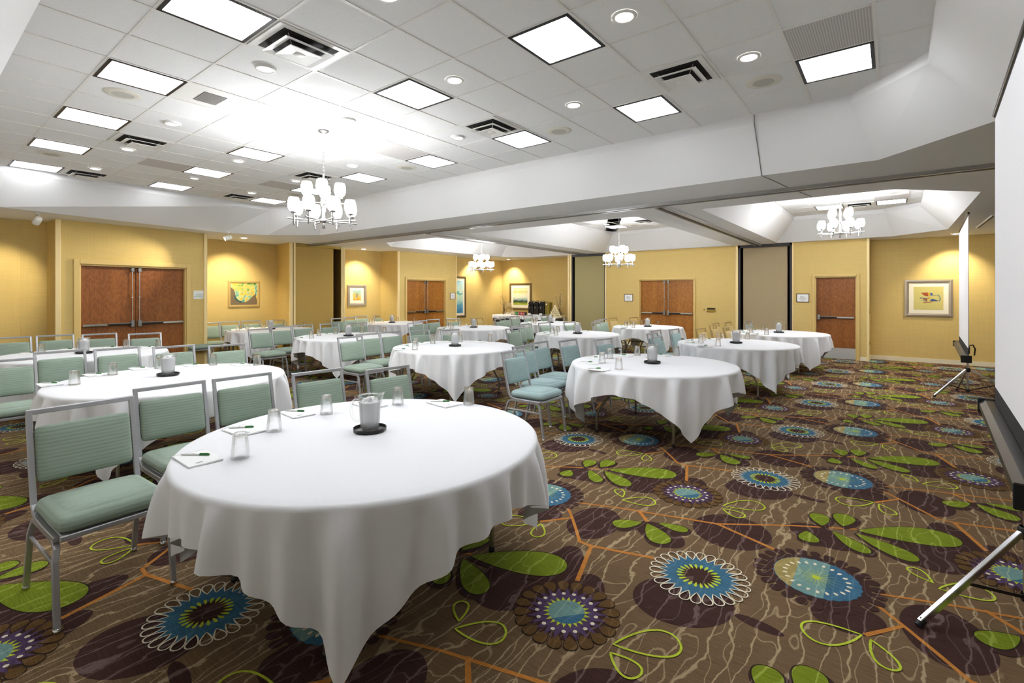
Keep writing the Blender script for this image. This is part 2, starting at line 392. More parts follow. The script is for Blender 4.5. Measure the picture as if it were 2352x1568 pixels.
fl.quad((FX0,FY0,0),(FX1,FY0,0),(FX1,FY1,0),(FX0,FY1,0))
for i in range(-8,4):
    for j in range(-3,9):
        dx,dy=i*1.82,j*1.81
        for mi_,(c,parts) in enumerate(MOT):
            if not(FX0+.3<c[0]+dx<FX1-.1 and FY0+.3<c[1]+dy<FY1-.2): continue
            for lay,mi,p in parts:
                z=.0006*lay+mi_*1.2e-5
                if isinstance(p,tuple):
                    o_,i_=p; n=len(o_); vs=[(x+dx,y+dy,z) for x,y in o_]+[(x+dx,y+dy,z) for x,y in i_]
                    fl.add(vs,[(k,(k+1)%n,n+(k+1)%n,n+k) for k in range(n)],mi)
                else: fl.poly([(x+dx,y+dy,z) for x,y in p],mi)
struct('floor',fl,CM,label='brown patterned carpet with leaves, flowers and twigs')

# ------------------------------------------------------------------ walls
def seg(mb,p,q,z0=0,z1=ZS+.02,ops=(),mi=0):
    p=Vector(p+(0,)) if len(p)==2 else Vector(p); q=Vector(q+(0,)) if len(q)==2 else Vector(q); d=(q-p); Ln=d.length; e=d/Ln
    P=lambda s,z:tuple(p+e*s+Vector((0,0,z)))
    s=0
    for a,b,zt in sorted(ops):
        mb.quad(P(s,z0),P(a,z0),P(a,z1),P(s,z1),mi); mb.quad(P(a,zt),P(b,zt),P(b,z1),P(a,z1),mi); s=b
    mb.quad(P(s,z0),P(Ln,z0),P(Ln,z1),P(s,z1),mi)
B1,B2=(-11.25,1.803),(-11.51,4.177)
R1,R2,R3=(-12.55,4.28),(-12.74,6.31),(-11.85,6.2)
D1=(.294,2.009,2.095); D2=(.34,2.0,2.0)
w=MB()
seg(w,(-11.95,-.62),(-11.91,1.43)); seg(w,(-11.91,1.43),(-11.79,1.75)); seg(w,(-11.79,1.75),B1)
seg(w,B1,B2,ops=[D1]); seg(w,B2,R1); seg(w,R1,R2); seg(w,R2,R3)
seg(w,(-11.943,7.78),(-12.62,7.85)); seg(w,(-12.62,7.85),(-12.3,9.27)); seg(w,(-12.3,9.27),(-11.68,9.43))
seg(w,(-11.68,9.43),(-11.71,11.93),ops=[D2]); seg(w,(-11.71,11.93),(-12.2,12.0)); seg(w,(-12.2,12.0),(-12.156,13.24)); seg(w,(-12.156,13.24),(-12.02,14.8))
struct('wall_left',w,M['wall'])
w=MB(); YB=13.95
seg(w,(-12.02,14.8),(-8.6,14.8)); seg(w,(-8.6,14.8),(-8.49,YB))
seg(w,(-7.134,YB),(-3.24,YB),ops=[(-5.99+7.134,-4.38+7.134,1.975)])
seg(w,(-1.96,YB),(-.43,YB),ops=[(-1.475+1.96,-.645+1.96,1.98)]); seg(w,(-.43,YB),(-.40,14.53)); seg(w,(-.40,14.53),(2.4,14.53))
struct('wall_back',w,M['wall'])
w=MB(); seg(w,(2.4,14.53),(2.4,-.62)); struct('wall_right',w,M['plain'])
w=MB(); seg(w,(2.4,-.62),(-11.95,-.62)); struct('wall_front',w,M['plain'])
# corner guards and pocket trims
tn=[0]
def trim(mb,m,name=None):
    tn[0]+=1; return struct(name or 'trim_%d'%tn[0],mb,m)
def guard(x,y,wx,wy,z0=0,z1=ZS):
    g=MB(); g.box((x,y,(z0+z1)/2),(wx,wy,z1-z0),ch=.004); trim(g,M['guard'])
guard(-11.26,1.81,.05,.07); guard(-11.50,4.17,.05,.06); guard(-11.67,9.44,.05,.07); guard(-11.70,11.92,.05,.05)
guard(-11.86,6.23,.05,.075); guard(-11.875,6.325,.05,.05); guard(-11.93,7.70,.05,.05); guard(-11.945,7.77,.06,.06)
guard(-8.46,YB,.07,.06); guard(-8.385,YB,.055,.05); guard(-7.11,YB+.005,.045,.05); guard(-3.255,YB,.06,.05); guard(-1.95,YB,.03,.04); guard(-.43,YB,.05,.05)
# baseboards
def online(p,q,s):
    P=Vector(p);Q=Vector(q); e=(Q-P).normalized(); v=P+e*s; return (v.x,v.y)
def baseb(name,pts,off):
    b=MB()
    for (p,q) in pts:
        P=Vector(p+(0,));Q=Vector(q+(0,)); e=(Q-P).normalized(); n=Vector((e.y,-e.x,0))*off
        b.add([P+n,Q+n,Q+n+Vector((0,0,.1)),P+n+Vector((0,0,.1)),P-n*0+Vector((0,0,.1)),Q+Vector((0,0,.1))],[(0,1,2,3),(3,2,5,4)])
    struct(name,b,M['base'])
baseb('baseboard_left',[((-11.91,1.43),(-11.95,-.6)),(B2,online(B1,B2,2.1)),(online(B1,B2,.2),B1),(R2,R1),((-12.3,9.27),(-12.62,7.85)),((-11.71,11.93),(-11.705,11.5)),((-12.02,14.8),(-12.156,13.24)),((-12.156,13.24),(-12.2,12.0))],.014)
baseb('baseboard_back',[((-12.02,14.8),(-8.6,14.8)),((-7.134,YB),(-6.04,YB)),((-4.33,YB),(-3.24,YB)),((-1.96,YB),(-1.53,YB)),((-.592,YB),(-.41,YB)),((-.43,YB),(-.4,14.53)),((-.40,14.53),(2.4,14.53))],.014)
baseb('baseboard_right',[((2.4,14.53),(2.4,-.6))],.014)

# ------------------------------------------------------------------ operable partition pockets
def pocket(name,p,q,panel,depth,dark,nx,ny):
    # p..q: opening on the wall line, recessed along (nx,ny)
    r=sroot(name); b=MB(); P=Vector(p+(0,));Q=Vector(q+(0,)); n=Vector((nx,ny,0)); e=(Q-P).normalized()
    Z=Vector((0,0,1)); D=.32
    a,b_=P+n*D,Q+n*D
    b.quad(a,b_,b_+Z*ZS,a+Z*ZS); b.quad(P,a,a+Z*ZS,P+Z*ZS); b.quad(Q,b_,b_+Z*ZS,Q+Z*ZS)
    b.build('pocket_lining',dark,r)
    s0,s1=depth[0],(Q-P).length-depth[1]
    k=MB(); A=P+e*s0+n*depth[2]; B=P+e*s1+n*depth[2]; c=(A+B)/2
    ang=math.atan2(e.y,e.x)
    k.box((0,0,(ZS-.07)/2+.01),((B-A).length,.06,ZS-.09),ch=.008); k.xf(Matrix.Translation(c)@Matrix.Rotation(ang,4,'Z')); k.build('folding_panel',panel,r)
    f=MB()
    f.box((0,0,ZS-.035),((Q-P).length,.06,.07)); 
    for sx in (-1,1): f.box((sx*((Q-P).length/2-depth[3]/2),0,ZS/2),(depth[3],.06,ZS))
    f.xf(Matrix.Translation((P+Q)/2+n*.03)@Matrix.Rotation(ang,4,'Z')); f.build('pocket_frame',M['pframe'] if dark is M['dark'] else M['brass'],r)
    return r
pocket('wall_panel_left',(-11.88,6.345),(-11.93,7.68),M['panelfab'],(.02,.22,.05,.012),M['ceramic'],-1,0)
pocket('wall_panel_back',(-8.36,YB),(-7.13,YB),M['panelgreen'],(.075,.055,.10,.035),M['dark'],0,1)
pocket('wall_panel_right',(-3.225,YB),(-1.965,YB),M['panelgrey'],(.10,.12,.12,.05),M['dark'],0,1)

# ------------------------------------------------------------------ doors
def door(name,p,q,h,leaves,wd,fw=.055,label=None,kick=False,swing=1):
    """p->q: opening on the wall line seen from the room; local +x along it, local -y into the wall"""
    P=Vector(p+(0,));Q=Vector(q+(0,)); e=(Q-P); W_=e.length; ang=math.atan2(e.y,e.x)
    r=sroot(name,tuple(P),ang,label)          # local frame: x 0..W_, y + = room side (left of p->q)
    f=MB(); t=.035
    for x in (-fw/2,W_+fw/2): f.box((x,t/2-.005,(h+fw)/2),(fw,t,h+fw),ch=.006)
    f.box((W_/2,t/2-.005,h+fw/2),(W_,t,fw),ch=.006)
    for x in (.008,W_-.008): f.box((x,-.06,h/2),(.03,.12,h))
    f.box((W_/2,-.06,h-.01),(W_,.12,.03)); f.build('door_frame',M['frame_paint'],r)
    k=MB(); k.quad((0,-.125,0),(W_,-.125,0),(W_,-.125,h),(0,-.125,h)); k.build('door_backing',M['dark'],r)
    lw=(W_-.03)/leaves
    for i in range(leaves):
        x0=.015+i*lw+.003; x1=.015+(i+1)*lw-.003; cx=(x0+x1)/2
        lf=MB(); lf.box((cx,-.085,h/2-.005),(x1-x0,.045,h-.025),ch=.002); o=lf.build('door_leaf',wd,r)
        side=1 if i==0 else -1          # latch towards the meeting edge
        lx=cx+side*((x1-x0)/2-.055)
        g=MB(); g.box((lx,-.03,1.0),(.065,.06,.13),ch=.012); g.build('latch_case',M['nickel'],o)
        far=cx-side*((x1-x0)/2-.03); mid=lx+(far-lx)*.52; mid2=lx+(far-lx)*.66
        g=MB(); g.box(((mid+far)/2,-.022,1.0),(abs(far-mid),.045,.042),ch=.006); g.build('bar_rail',M['chrome'],o)
        g=MB(); g.box(((lx+mid)/2,-.018,.998),(abs(mid-lx)-.05,.05,.03),ch=.005); g.build('push_pad',M['black'],o)
        g=MB(); g.box(((lx+mid)/2,-.02,1.017),(abs(mid-lx)-.03,.046,.01)); g.build('bar_lip',M['nickel'],o)
        if leaves==2:
            g=MB(); g.box((lx,-.035,h-.07),(.055,.05,.08),ch=.008); g.build('top_latch',M['nickel'],o)
            g=MB(); g.tube([(lx,-.035,1.06),(lx,-.035,h-.1)],.008,8); g.box((lx,-.04,1.0+(h-1)*.46),(.032,.03,.022),ch=.004); g.build('vertical_rod',M['chrome'],o)
        g=MB(); g.box((cx,-.061,.14),(x1-x0-.01,.003,.26)); g.build('kick_plate',M['kick'],o)
        g=MB(); g.lathe([(0,.004),(.006,.003),(.008,0)],8); g.xf(Matrix.Translation((cx,-.0625,1.5))@Matrix.Rotation(-PI/2,4,'X')); g.build('peephole',M['nickel'],o)
    return r
def online(p,q,s): 
    P=Vector(p);Q=Vector(q); e=(Q-P).normalized(); v=P+e*s; return (v.x,v.y)
# left wall openings run with the room on the right of p->q, so go q->p
door('door_1',online(B1,B2,D1[1]),online(B1,B2,D1[0]),D1[2],2,M['wood'],.085,'dark brown oak double door with push bars in the left wall')
door('door_2',online((-11.68,9.43),(-11.71,11.93),D2[1]),online((-11.68,9.43),(-11.71,11.93),D2[0]),D2[2],2,M['woodlight'],.07,'oak double door with push bars at the far left corner')
door('door_3',(-4.38,YB),(-5.99,YB),1.975,2,M['woodlight'],.045,'oak double door in the middle of the back wall')
door('door_4',(-.645,YB),(-1.475,YB),1.98,1,M['wood'],.06,'single oak door with steel kick plate beside the recess')

# ------------------------------------------------------------------ soffit, trays, ceilings
def tess(outer,holes,z,mb,mi=0):
    loops=[[Vector((x,y,0)) for x,y in outer]]+[[Vector((x,y,0)) for x,y in h] for h in holes]
    pts=[p for l in loops for p in l]
    mb.add([(p.x,p.y,z) for p in pts],[tuple(t) for t in tessellate_polygon(loops)],mi)
T1r=[(-10.2,.35),(-10.35,1.0),(-11.05,4.35),(-10.75,5.12),(-9.85,5.83),(-.10,5.80),(.62,5.0),(.62,.75),(.0,.2),(-9.7,.15)]
T1c=[(-9.95,.75),(-10.02,1.05),(-10.36,4.35),(-10.36,4.97),(-9.35,5.52),(-.295,5.47),(.22,4.86),(.22,1.0),(-.25,.57),(-9.6,.56)]
def tray(x0,x1,y0,y1,cl,cr,ix,iy): 
    r=[(x0+cl,y0),(x1-cr,y0),(x1,y0+cr),(x1,y1-cr),(x1-cr,y1),(x0+cl,y1),(x0,y1-cl),(x0,y0+cl)]
    c=[(x0+cl+ix*.4,y0+iy),(x1-cr-ix*.4,y0+iy),(x1-ix,y0+cr+iy*.3),(x1-ix,y1-cr-iy*.3),(x1-cr-ix*.4,y1-iy),(x0+cl+ix*.4,y1-iy),(x0+ix,y1-cl-iy*.3),(x0+ix,y0+cl+iy*.3)]
    return r,c
TBr,TBc=tray(-2.27,.88,7.55,13.78,.06,.85,.42,.45)
TMr,TMc=tray(-7.1,-3.33,7.62,13.82,.06,.06,.5,.45)
TCr,TCc=tray(-10.75,-8.17,7.70,13.95,.75,.06,.42,.45)
sf=MB(); tess([(-13.2,-.62),(2.4,-.62),(2.4,15.0),(-13.2,15.0)],[T1r,TBr,TMr,TCr],ZS,sf)
struct('ceiling_soffit',sf,M['soffit'])
LIP=.085
for i,(r,c) in enumerate(((T1r,T1c),(TBr,TBc),(TMr,TMc),(TCr,TCc))):
    b=MB(); n=len(r)
    for k in range(n):
        a0,a1=r[k],r[(k+1)%n]; c0,c1=c[k],c[(k+1)%n]
        b.quad(a0+(ZS,),a1+(ZS,),c1+(ZC-LIP,),c0+(ZC-LIP,)); b.quad(c0+(ZC-LIP,),c1+(ZC-LIP,),c1+(ZC+.01,),c0+(ZC+.01,))
    struct('ceiling_tray' if i==0 else 'ceiling_tray.%03d'%i,b,M['soffit'])
DX,DY=.522,.5545; OX,OY=-3.744,2.723
def inpoly(p,poly):
    x,y=p; ins=False; n=len(poly)
    for i in range(n):
        (x0,y0),(x1,y1)=poly[i],poly[(i+1)%n]
        if (y0>y)!=(y1>y) and x<(x1-x0)*(y-y0)/(y1-y0)+x0: ins=not ins
    return ins
def clip(poly,axis,v):
    xs=[]
    n=len(poly)
    for i in range(n):
        a,b=poly[i],poly[(i+1)%n]
        if (a[axis]>v)!=(b[axis]>v):
            t=(v-a[axis])/(b[axis]-a[axis]); xs.append(a[1-axis]+(b[1-axis]-a[1-axis])*t)
    xs.sort(); return list(zip(xs[::2],xs[1::2]))
def ceilgrid(name,poly,ox,oy):
    b=MB(); b.poly([p+(ZC,) for p in poly]); 
    struct(name,b,M['tile'])
    g=MB()
    xs=[p[0] for p in poly]; ys=[p[1] for p in poly]
    i=math.ceil((min(xs)-ox)/DX)
    while ox+i*DX<max(xs):
        x=ox+i*DX
        for a,c in clip(poly,0,x): g.box((x,(a+c)/2,ZC-.002),(.022,c-a,.006))
        i+=1
    j=math.ceil((min(ys)-oy)/DY)
    while oy+j*DY<max(ys):
        y=oy+j*DY
        for a,c in clip(poly,1,y): g.box(((a+c)/2,y,ZC-.0015),(c-a,.018,.005))
        j+=1
    trim(g,M['tbar'])
ceilgrid('ceiling',T1c,OX,OY)
GB=(-1.83,10.42); GM=(-5.21,10.42); GC=(-9.46,10.42)
ceilgrid('ceiling.001',TBc,*GB); ceilgrid('ceiling.002',TMc,*GM); ceilgrid('ceiling.003',TCc,*GC)
# partition tracks
def trackobj(p,q):
    P=Vector(p+(ZS,));Q=Vector(q+(ZS,)); e=(Q-P).normalized(); ang=math.atan2(e.y,e.x); Ln=(Q-P).length
    g=MB(); g.box((0,0,-.012),(Ln,.17,.024),0); g.box((0,.055,-.03),(Ln,.03,.016),0); g.box((0,-.055,-.03),(Ln,.03,.016),0); g.box((0,0,-.026),(Ln,.05,.006),1)
    g.xf(Matrix.Translation((P+Q)/2)@Matrix.Rotation(ang,4,'Z')); tn[0]+=1; struct('trim_%d'%tn[0],g,[M['track'],M['trackdark']])
trackobj((-11.9,6.82),(2.35,6.70)); trackobj((-2.66,6.93),(-2.74,YB)); trackobj((-7.62,6.95),(-7.82,YB))
# expansion seam across the tray slope and soffit
g=MB(); g.box((-1.10,5.66,(ZS+ZC-LIP)/2),(.006,.49,.006)); 
g=MB(); g.tube([(-1.11,5.462,ZC-.005),(-1.11,5.462,ZC-LIP),(-1.105,5.80,ZS),(-1.10,5.81,ZS-.002),(-.98,6.62,ZS-.002)],.004,6); trim(g,M['seam'])
g=MB(); g.tube([(-.94,6.84,ZS-.002),(-.82,7.5,ZS-.002)],.004,6); trim(g,M['seam'])

# ------------------------------------------------------------------ ceiling fixtures
ORD=['first','second','third','fourth','fifth','sixth','seventh','eighth']
def light_panel():
    t=thing('ceiling_light','','ceiling light')
    b=MB(); x,y=DX/2-.012,DY/2-.009; i=.024
    for sx in(-1,1): b.box((sx*(x-i/2),0,-.002),(i,2*y,.012)); b.box((0,sx*(y-i/2),-.002),(2*x,i,.012))
    b.build('frame',M['black'],t)
    b=MB(); b.box((0,0,-.001),(2*(x-i),2*(y-i),.008)); b.build('diffuser',M['diff'],t); return t
def vent():
    t=thing('air_diffuser','','air vent')
    sx,sy=DX/2-.014,DY/2-.012
    def pyr(mb,a,za,b_,zb):
        A=[(-a*sx,-a*sy,za),(a*sx,-a*sy,za),(a*sx,a*sy,za),(-a*sx,a*sy,za)]; B=[(-b_*sx,-b_*sy,zb),(b_*sx,-b_*sy,zb),(b_*sx,b_*sy,zb),(-b_*sx,b_*sy,zb)]
        mb.add(A+B,[(k,(k+1)%4,4+(k+1)%4,4+k) for k in range(4)])
    b=MB(); b.box((0,0,-.004),(1.62*sx,1.62*sy,.004)); b.build('duct_throat',M['dark'],t)  # flat dark plate stands in for the shaded opening behind the cones
    b=MB(); pyr(b,1,-.012,1,-.002); pyr(b,1,-.012,.8,-.008); pyr(b,.8,-.008,.78,-.003); b.build('outer_cone',M['white'],t)
    b=MB(); pyr(b,.70,-.040,.70,-.046); pyr(b,.70,-.046,.52,-.034); pyr(b,.70,-.040,.52,-.028); b.build('middle_cone',M['white'],t)
    b=MB(); pyr(b,.46,-.060,.46,-.066); pyr(b,.46,-.066,.12,-.056); b.box((0,0,-.057),(.26*sx,.26*sy,.004)); pyr(b,.46,-.06,.12,-.05); b.build('inner_cone',M['white'],t)
    b=MB(); b.lathe([(.0,-.062),(.035,-.062),(.04,-.058)],16); b.build('centre_button',M['white'],t)
    for sx_,sy_ in((-1,-1),(1,-1),(-1,1),(1,1)): b=MB(); b.tube([(sx_*sx*.6,sy_*sy*.6,-.004),(sx_*sx*.4,sy_*sy*.4,-.06)],.003,5); b.build('hanger',M['nickel'],t)
    return t
def downlight(lit=True,drop=0):
    t=thing('downlight','','downlight')
    b=MB(); b.lathe([(.058,-.006-drop),(.062,-.011-drop),(.078,-.009-drop),(.083,-.001)],24); b.build('trim_ring',M['white'],t)
    b=MB(); b.lathe([(0,-.004-drop),(.03,-.0045-drop),(.059,-.006-drop)],20); b.build('lens',M['lamp'] if lit else M['lampdim'],t); return t
def speaker():
    t=thing('ceiling_speaker','','speaker')
    b=MB(); b.lathe([(.085,-.012),(.1,-.012),(.135,-.008),(.145,-.001)],28); b.build('trim_ring',M['cream'],t)
    b=MB(); b.lathe([(0,-.010),(.087,-.0115)],24); b.build('mesh_cover',M['speaker'],t); return t
def grille_(full=True):
    t=thing('return_grille','','air grille')
    if full: b=MB(); b.box((0,0,-.001),(DX-.024,DY-.02,.006)); b.build('perforated_panel',M['grille'],t)
    else:
        b=MB(); b.box((0,0,-.001),(DX-.024,DY-.02,.005)); b.build('backing_plate',M['white'],t)
        b=MB(); b.box((0,-.02,-.0045),(.27,.19,.004)); b.build('mesh_insert',M['trackdark'],t)
        b=MB()
        for k in range(14): b.box((-.13+k*.02,-.02,-.008),(.004,.19,.004))
        b.build('fin',M['grille'],t)
    return t
ROW={-2.5:'outer row',-1.5:'near row',-.5:'inner row',.5:'middle row',2.5:'far row',3.5:'beam row'}
def place_row(proto,kindword,lst,tag_group,sp='front tray'):
    pr=Proto(proto); rows={}
    for i,j in lst: rows.setdefault(j,[]).append(i)
    for j,l in rows.items():
        for k,i in enumerate(sorted(l,reverse=True)):
            lb='%s of the %s, %s, %s from the screens'%(kindword,sp,ROW[j],ORD[k])
            pr.put((OX+i*DX,OY+j*DY,ZC),0,lb,tag_group)
place_row(light_panel(),'square lit ceiling panel',[(3.5,.5),(.5,.5),(-5.5,.5),(-8.5,.5),(-11.5,.5),(-2.5,-2.5),(-5.5,-2.5),(-8.5,-2.5),(-11.5,-2.5),(.5,-2.5),(3.5,-2.5),(6.5,.5),(6.5,3.5),(3.5,3.5),(.5,3.5),(-2.5,3.5),(-5.5,3.5),(-8.5,3.5),(-11.5,3.5)],'lit panels in the front ceiling tray')
place_row(vent(),'square stepped air vent',[(.5,-1.5),(-6.5,-1.5),(-11.5,-1.5),(.5,2.5),(4.5,2.5),(-6.5,2.5),(-11.5,2.5)],'air vents in the front ceiling tray')
place_row(downlight(True),'round bright downlight',[(4.5,.5),(1.5,.5),(2.5,-1.5),(-10.5,-1.5),(-7.5,-1.5),(2.5,2.5),(5.5,2.5),(-7.5,2.5),(-10.5,2.5),(-6.5,.5)],'lit downlights in the front ceiling tray')
place_row(downlight(False,.012),'round dim downlight',[(-.5,-1.5),(-4.5,-1.5),(-1.5,.5),(-3.5,.5),(-9.5,.5),(-.5,2.5),(-4.5,2.5)],'dim downlights in the front ceiling tray')
place_row(speaker(),'round flat ceiling speaker',[(5.5,3.5),(1.5,3.5),(-3.5,3.5),(-9.5,3.5),(-3.5,-2.5),(-9.5,-2.5)],'ceiling speakers in the front tray')
place_row(grille_(),'square grey perforated return grille',[(6.5,2.5),(-2.5,2.5),(-8.5,2.5),(-2.5,-.5),(-8.5,-.5)],'perforated grilles in the front tray')
g=grille_(False); g.location=(OX-2.5*DX,OY-1.5*DY,ZC); g['label']='small dark mesh grille set in a plain white ceiling tile'
BT=[x for x in bpy.data.objects if x.parent is None]
def first(nm): return next(o for o in bpy.data.objects if o.parent is None and o.name.split('.')[0]==nm and not o.get('_x'))
def back(nm,pos,org,lb,src=None):
    i,j=pos; return dup(src or first(nm),(org[0]+(i+.5)*DX,org[1]+(j+.5)*DY,ZC),0,lb,'fixtures in the rear ceiling trays')
for pos,lb in (((1,3),'lit panel in the rear right tray, left of its chandelier'),((3,3),'lit panel in the rear right tray, beside the return grille'),((1,-3),'lit panel hidden at the near left end of the rear right tray'),((3,-3),'lit panel hidden at the near right end of the rear right tray')): back('ceiling_light',pos,GB,lb)
back('air_diffuser',(2,3),GB,'air vent in the rear right tray between its lit panels'); back('return_grille',(3,2),GB,'grey return grille in the rear right tray'); back('ceiling_speaker',(3,1),GB,'round speaker in the rear right tray')
for pos,lb in (((-2,3),'lit panel in the rear middle tray behind its chandelier chain'),((1,3),'lit panel hidden at the far right of the rear middle tray'),((-2,-3),'lit panel hidden at the near left of the rear middle tray'),((1,-3),'lit panel hidden at the near right of the rear middle tray')): back('ceiling_light',pos,GM,lb)
back('air_diffuser',(0,2),GM,'air vent in the rear middle tray'); back('return_grille',(-3,1),GM,'grey return grille in the rear middle tray'); back('ceiling_speaker',(-1,3),GM,'round speaker in the rear middle tray'); back('downlight',(-2,2),GM,'round downlight in the rear middle tray')
for pos,lb in (((-1,3),'lit panel hidden deep in the rear left tray'),((-1,-3),'lit panel hidden at the near end of the rear left tray'),((1,0),'lit panel hidden at the side of the rear left tray')): back('ceiling_light',pos,GC,lb)  # unseen panels, added to light the rear left tray
# soffit downlights washing the walls
sd=Proto(downlight(True))
def spot(loc,aim,e,size=75,blend=.8,col=(1,.9,.68),r=.03):
    l=bpy.data.lights.new('wall_wash',"SPOT"); l.energy=e; l.spot_size=math.radians(size); l.spot_blend=blend; l.color=col; l.shadow_soft_size=r
    o=bpy.data.objects.new('wall_wash',l); COL.objects.link(o); o.location=loc; o.rotation_euler=(Vector(aim)-Vector(loc)).to_track_quat('-Z','Y').to_euler()
for (x,y),(ax,ay),e,lb in (((-11.72,5.05),(-12.6,5.1),80,'glowing soffit downlight above the swirl painting'),((-11.95,8.42),(-12.45,8.5),75,'glowing soffit downlight above the small orange painting'),((-11.85,13.2),(-12.2,13.0),60,'glowing soffit downlight beside the rear left chandelier, above the blue painting'),((-11.35,14.35),(-11.5,14.8),75,'glowing soffit downlight above the landscape painting'),((1.08,14.0),(1.05,14.5),62,'glowing soffit downlight beside the far projection screen')):
    sd.put((x,y,ZS),0,lb,'downlights in the soffit'); spot((x,y,ZS-.03),(ax,ay,1.2),e,95)
def track_head(loc,aim,lb,e):
    t=thing('track_spotlight',lb,'spotlight',(loc[0],loc[1],ZS))
    b=MB(); b.box((0,0,-.012),(.09,.035,.024),ch=.004); b.build('mount_plate',M['white'],t)
    b=MB(); b.tube([(0,0,-.02),(0,0,-.06)],.008,8); b.tube([(-.052,0,-.12),(-.05,0,-.075),(0,0,-.06),(.05,0,-.075),(.052,0,-.12)],.004,6); b.build('yoke',M['nickel'],t)
    d=(Vector(aim)-Vector((loc[0],loc[1],ZS-.12))).normalized(); R4=Matrix.Translation((0,0,-.12))@d.to_track_quat('Z','Y').to_matrix().to_4x4()
    b=MB(); b.lathe([(0,-.07),(.03,-.068),(.045,-.05),(.05,0),(.05,.06),(.046,.07),(.044,.066),(.044,.05)],20); b.xf(R4); b.build('can',M['cream'],t)
    b=MB(); b.lathe([(0,.05),(.044,.052)],16); b.xf(R4); b.build('lamp',M['lamp'],t)
    p=Vector((loc[0],loc[1],ZS-.12))+d*.09
    if e: spot(p,aim,e,60)
track_head((-10.62,1.47),(-11.5,1.2,2.0),'round white track spotlight at the far left soffit',45)
track_head((-10.85,4.36),(-11.06,2.85,2.05),'round white track spotlight beside the swirl painting recess',70)
t=thing('ceiling_slot_light','thin white linear fitting on the soffit behind the near screen','light fitting',(1.30,11.9,ZS)); b=MB(); b.box((0,0,-.012),(.06,1.9,.024),ch=.005); b.build('housing',M['white'],t); b=MB(); b.box((0,0,-.026),(.02,1.8,.006)); b.build('slot',M['trackdark'],t)

# ------------------------------------------------------------------ chandeliers
CH={}
def chandelier(x,y,drop,lb):
    t=thing('chandelier',lb,'chandelier',(x,y,ZC),.15,'chandeliers of opal glass shades')
    def part(nm,key,fn,m,par=t):
        if key not in CH: b=MB(); fn(b); CH[key]=b.mesh(nm,m)
        o=bpy.data.objects.new(nm,CH[key]); COL.objects.link(o); o.parent=par; return o
    part('canopy','canopy',lambda b:b.lathe([(0,-.045),(.012,-.045),(.016,-.03),(.05,-.022),(.062,-.008),(.062,0)],24),M['nickel'])
    def chain(b):
        n=max(3,int(drop/.038))
        for k in range(n):
            z=-.04-(k+.5)*(drop-.0)/n; r=.011; h=drop/n*.62
            pts=[(r*cos(a),0,z+h*sin(a)) for a in (2*PI*i/10 for i in range(11))]
            if k%2: pts=[(p[1],p[0],p[2]) for p in pts]
            b.tube(pts,.0028,5,cap=False)
    part('chain','chain%.2f'%drop,chain,M['nickel'])
    z0=-.04-drop
    def stem(b): b.lathe([(.0,0),(.012,-.004),(.012,-.05),(.016,-.06),(.016,-.5),(.03,-.505),(.034,-.53),(.012,-.545),(.016,-.56),(.016,-.61),(0,-.615)],16)
    o=part('stem','stem',stem,M['nickel']); o.location=(0,0,z0)
    for tier,(n,ra,zz,ph) in enumerate(((8,.315,-.53,PI/8),(4,.175,-.325,PI/4))):
        def arm(b,ra=ra):
            b.tube([(.02,0,0),(ra+.065,0,0)],.0075,8); b.tube([(ra,0,-.055),(ra,0,.06)],.0085,8); b.lathe([(.0,-.075),(.006,-.07),(.009,-.055)],8,(ra,0,0)); b.lathe([(.013,-.02),(.013,.02)],8,(ra,0,0))
            b.lathe([(0,.058),(.028,.06),(.032,.068),(.032,.085),(.027,.086)],16,(ra,0,0))
        def shade(b,ra=ra):
            b.lathe([(.02,.08),(.042,.088),(.057,.113),(.063,.152),(.059,.195),(.050,.228),(.047,.228),(.055,.152),(.039,.093),(.0,.088)],16,(ra,0,0))
        def collar(b): b.lathe([(.016,.018),(.03,.018),(.03,-.018),(.016,-.018)],16)
        o=part('hub_collar','collar',collar,M['nickel']); o.location=(0,0,z0+zz)
        for k in range(n):
            a=part('arm','arm%d'%tier,arm,M['nickel']); a.location=(0,0,z0+zz); a.rotation_euler=(0,0,ph+2*PI*k/n)
            s=part('shade','shade%d'%tier,shade,M['shade'],a)
    return t
chandelier(-5.05,3.03,.45,'largest chandelier hanging from the front tray, lit opal shades')
chandelier(-.74,10.7,.17,'chandelier in the rear right tray near the single door')
chandelier(-5.11,10.7,.58,'chandelier before the centre double doors')
chandelier(-9.42,10.65,.58,'smallest chandelier before the coffee buffet corner')

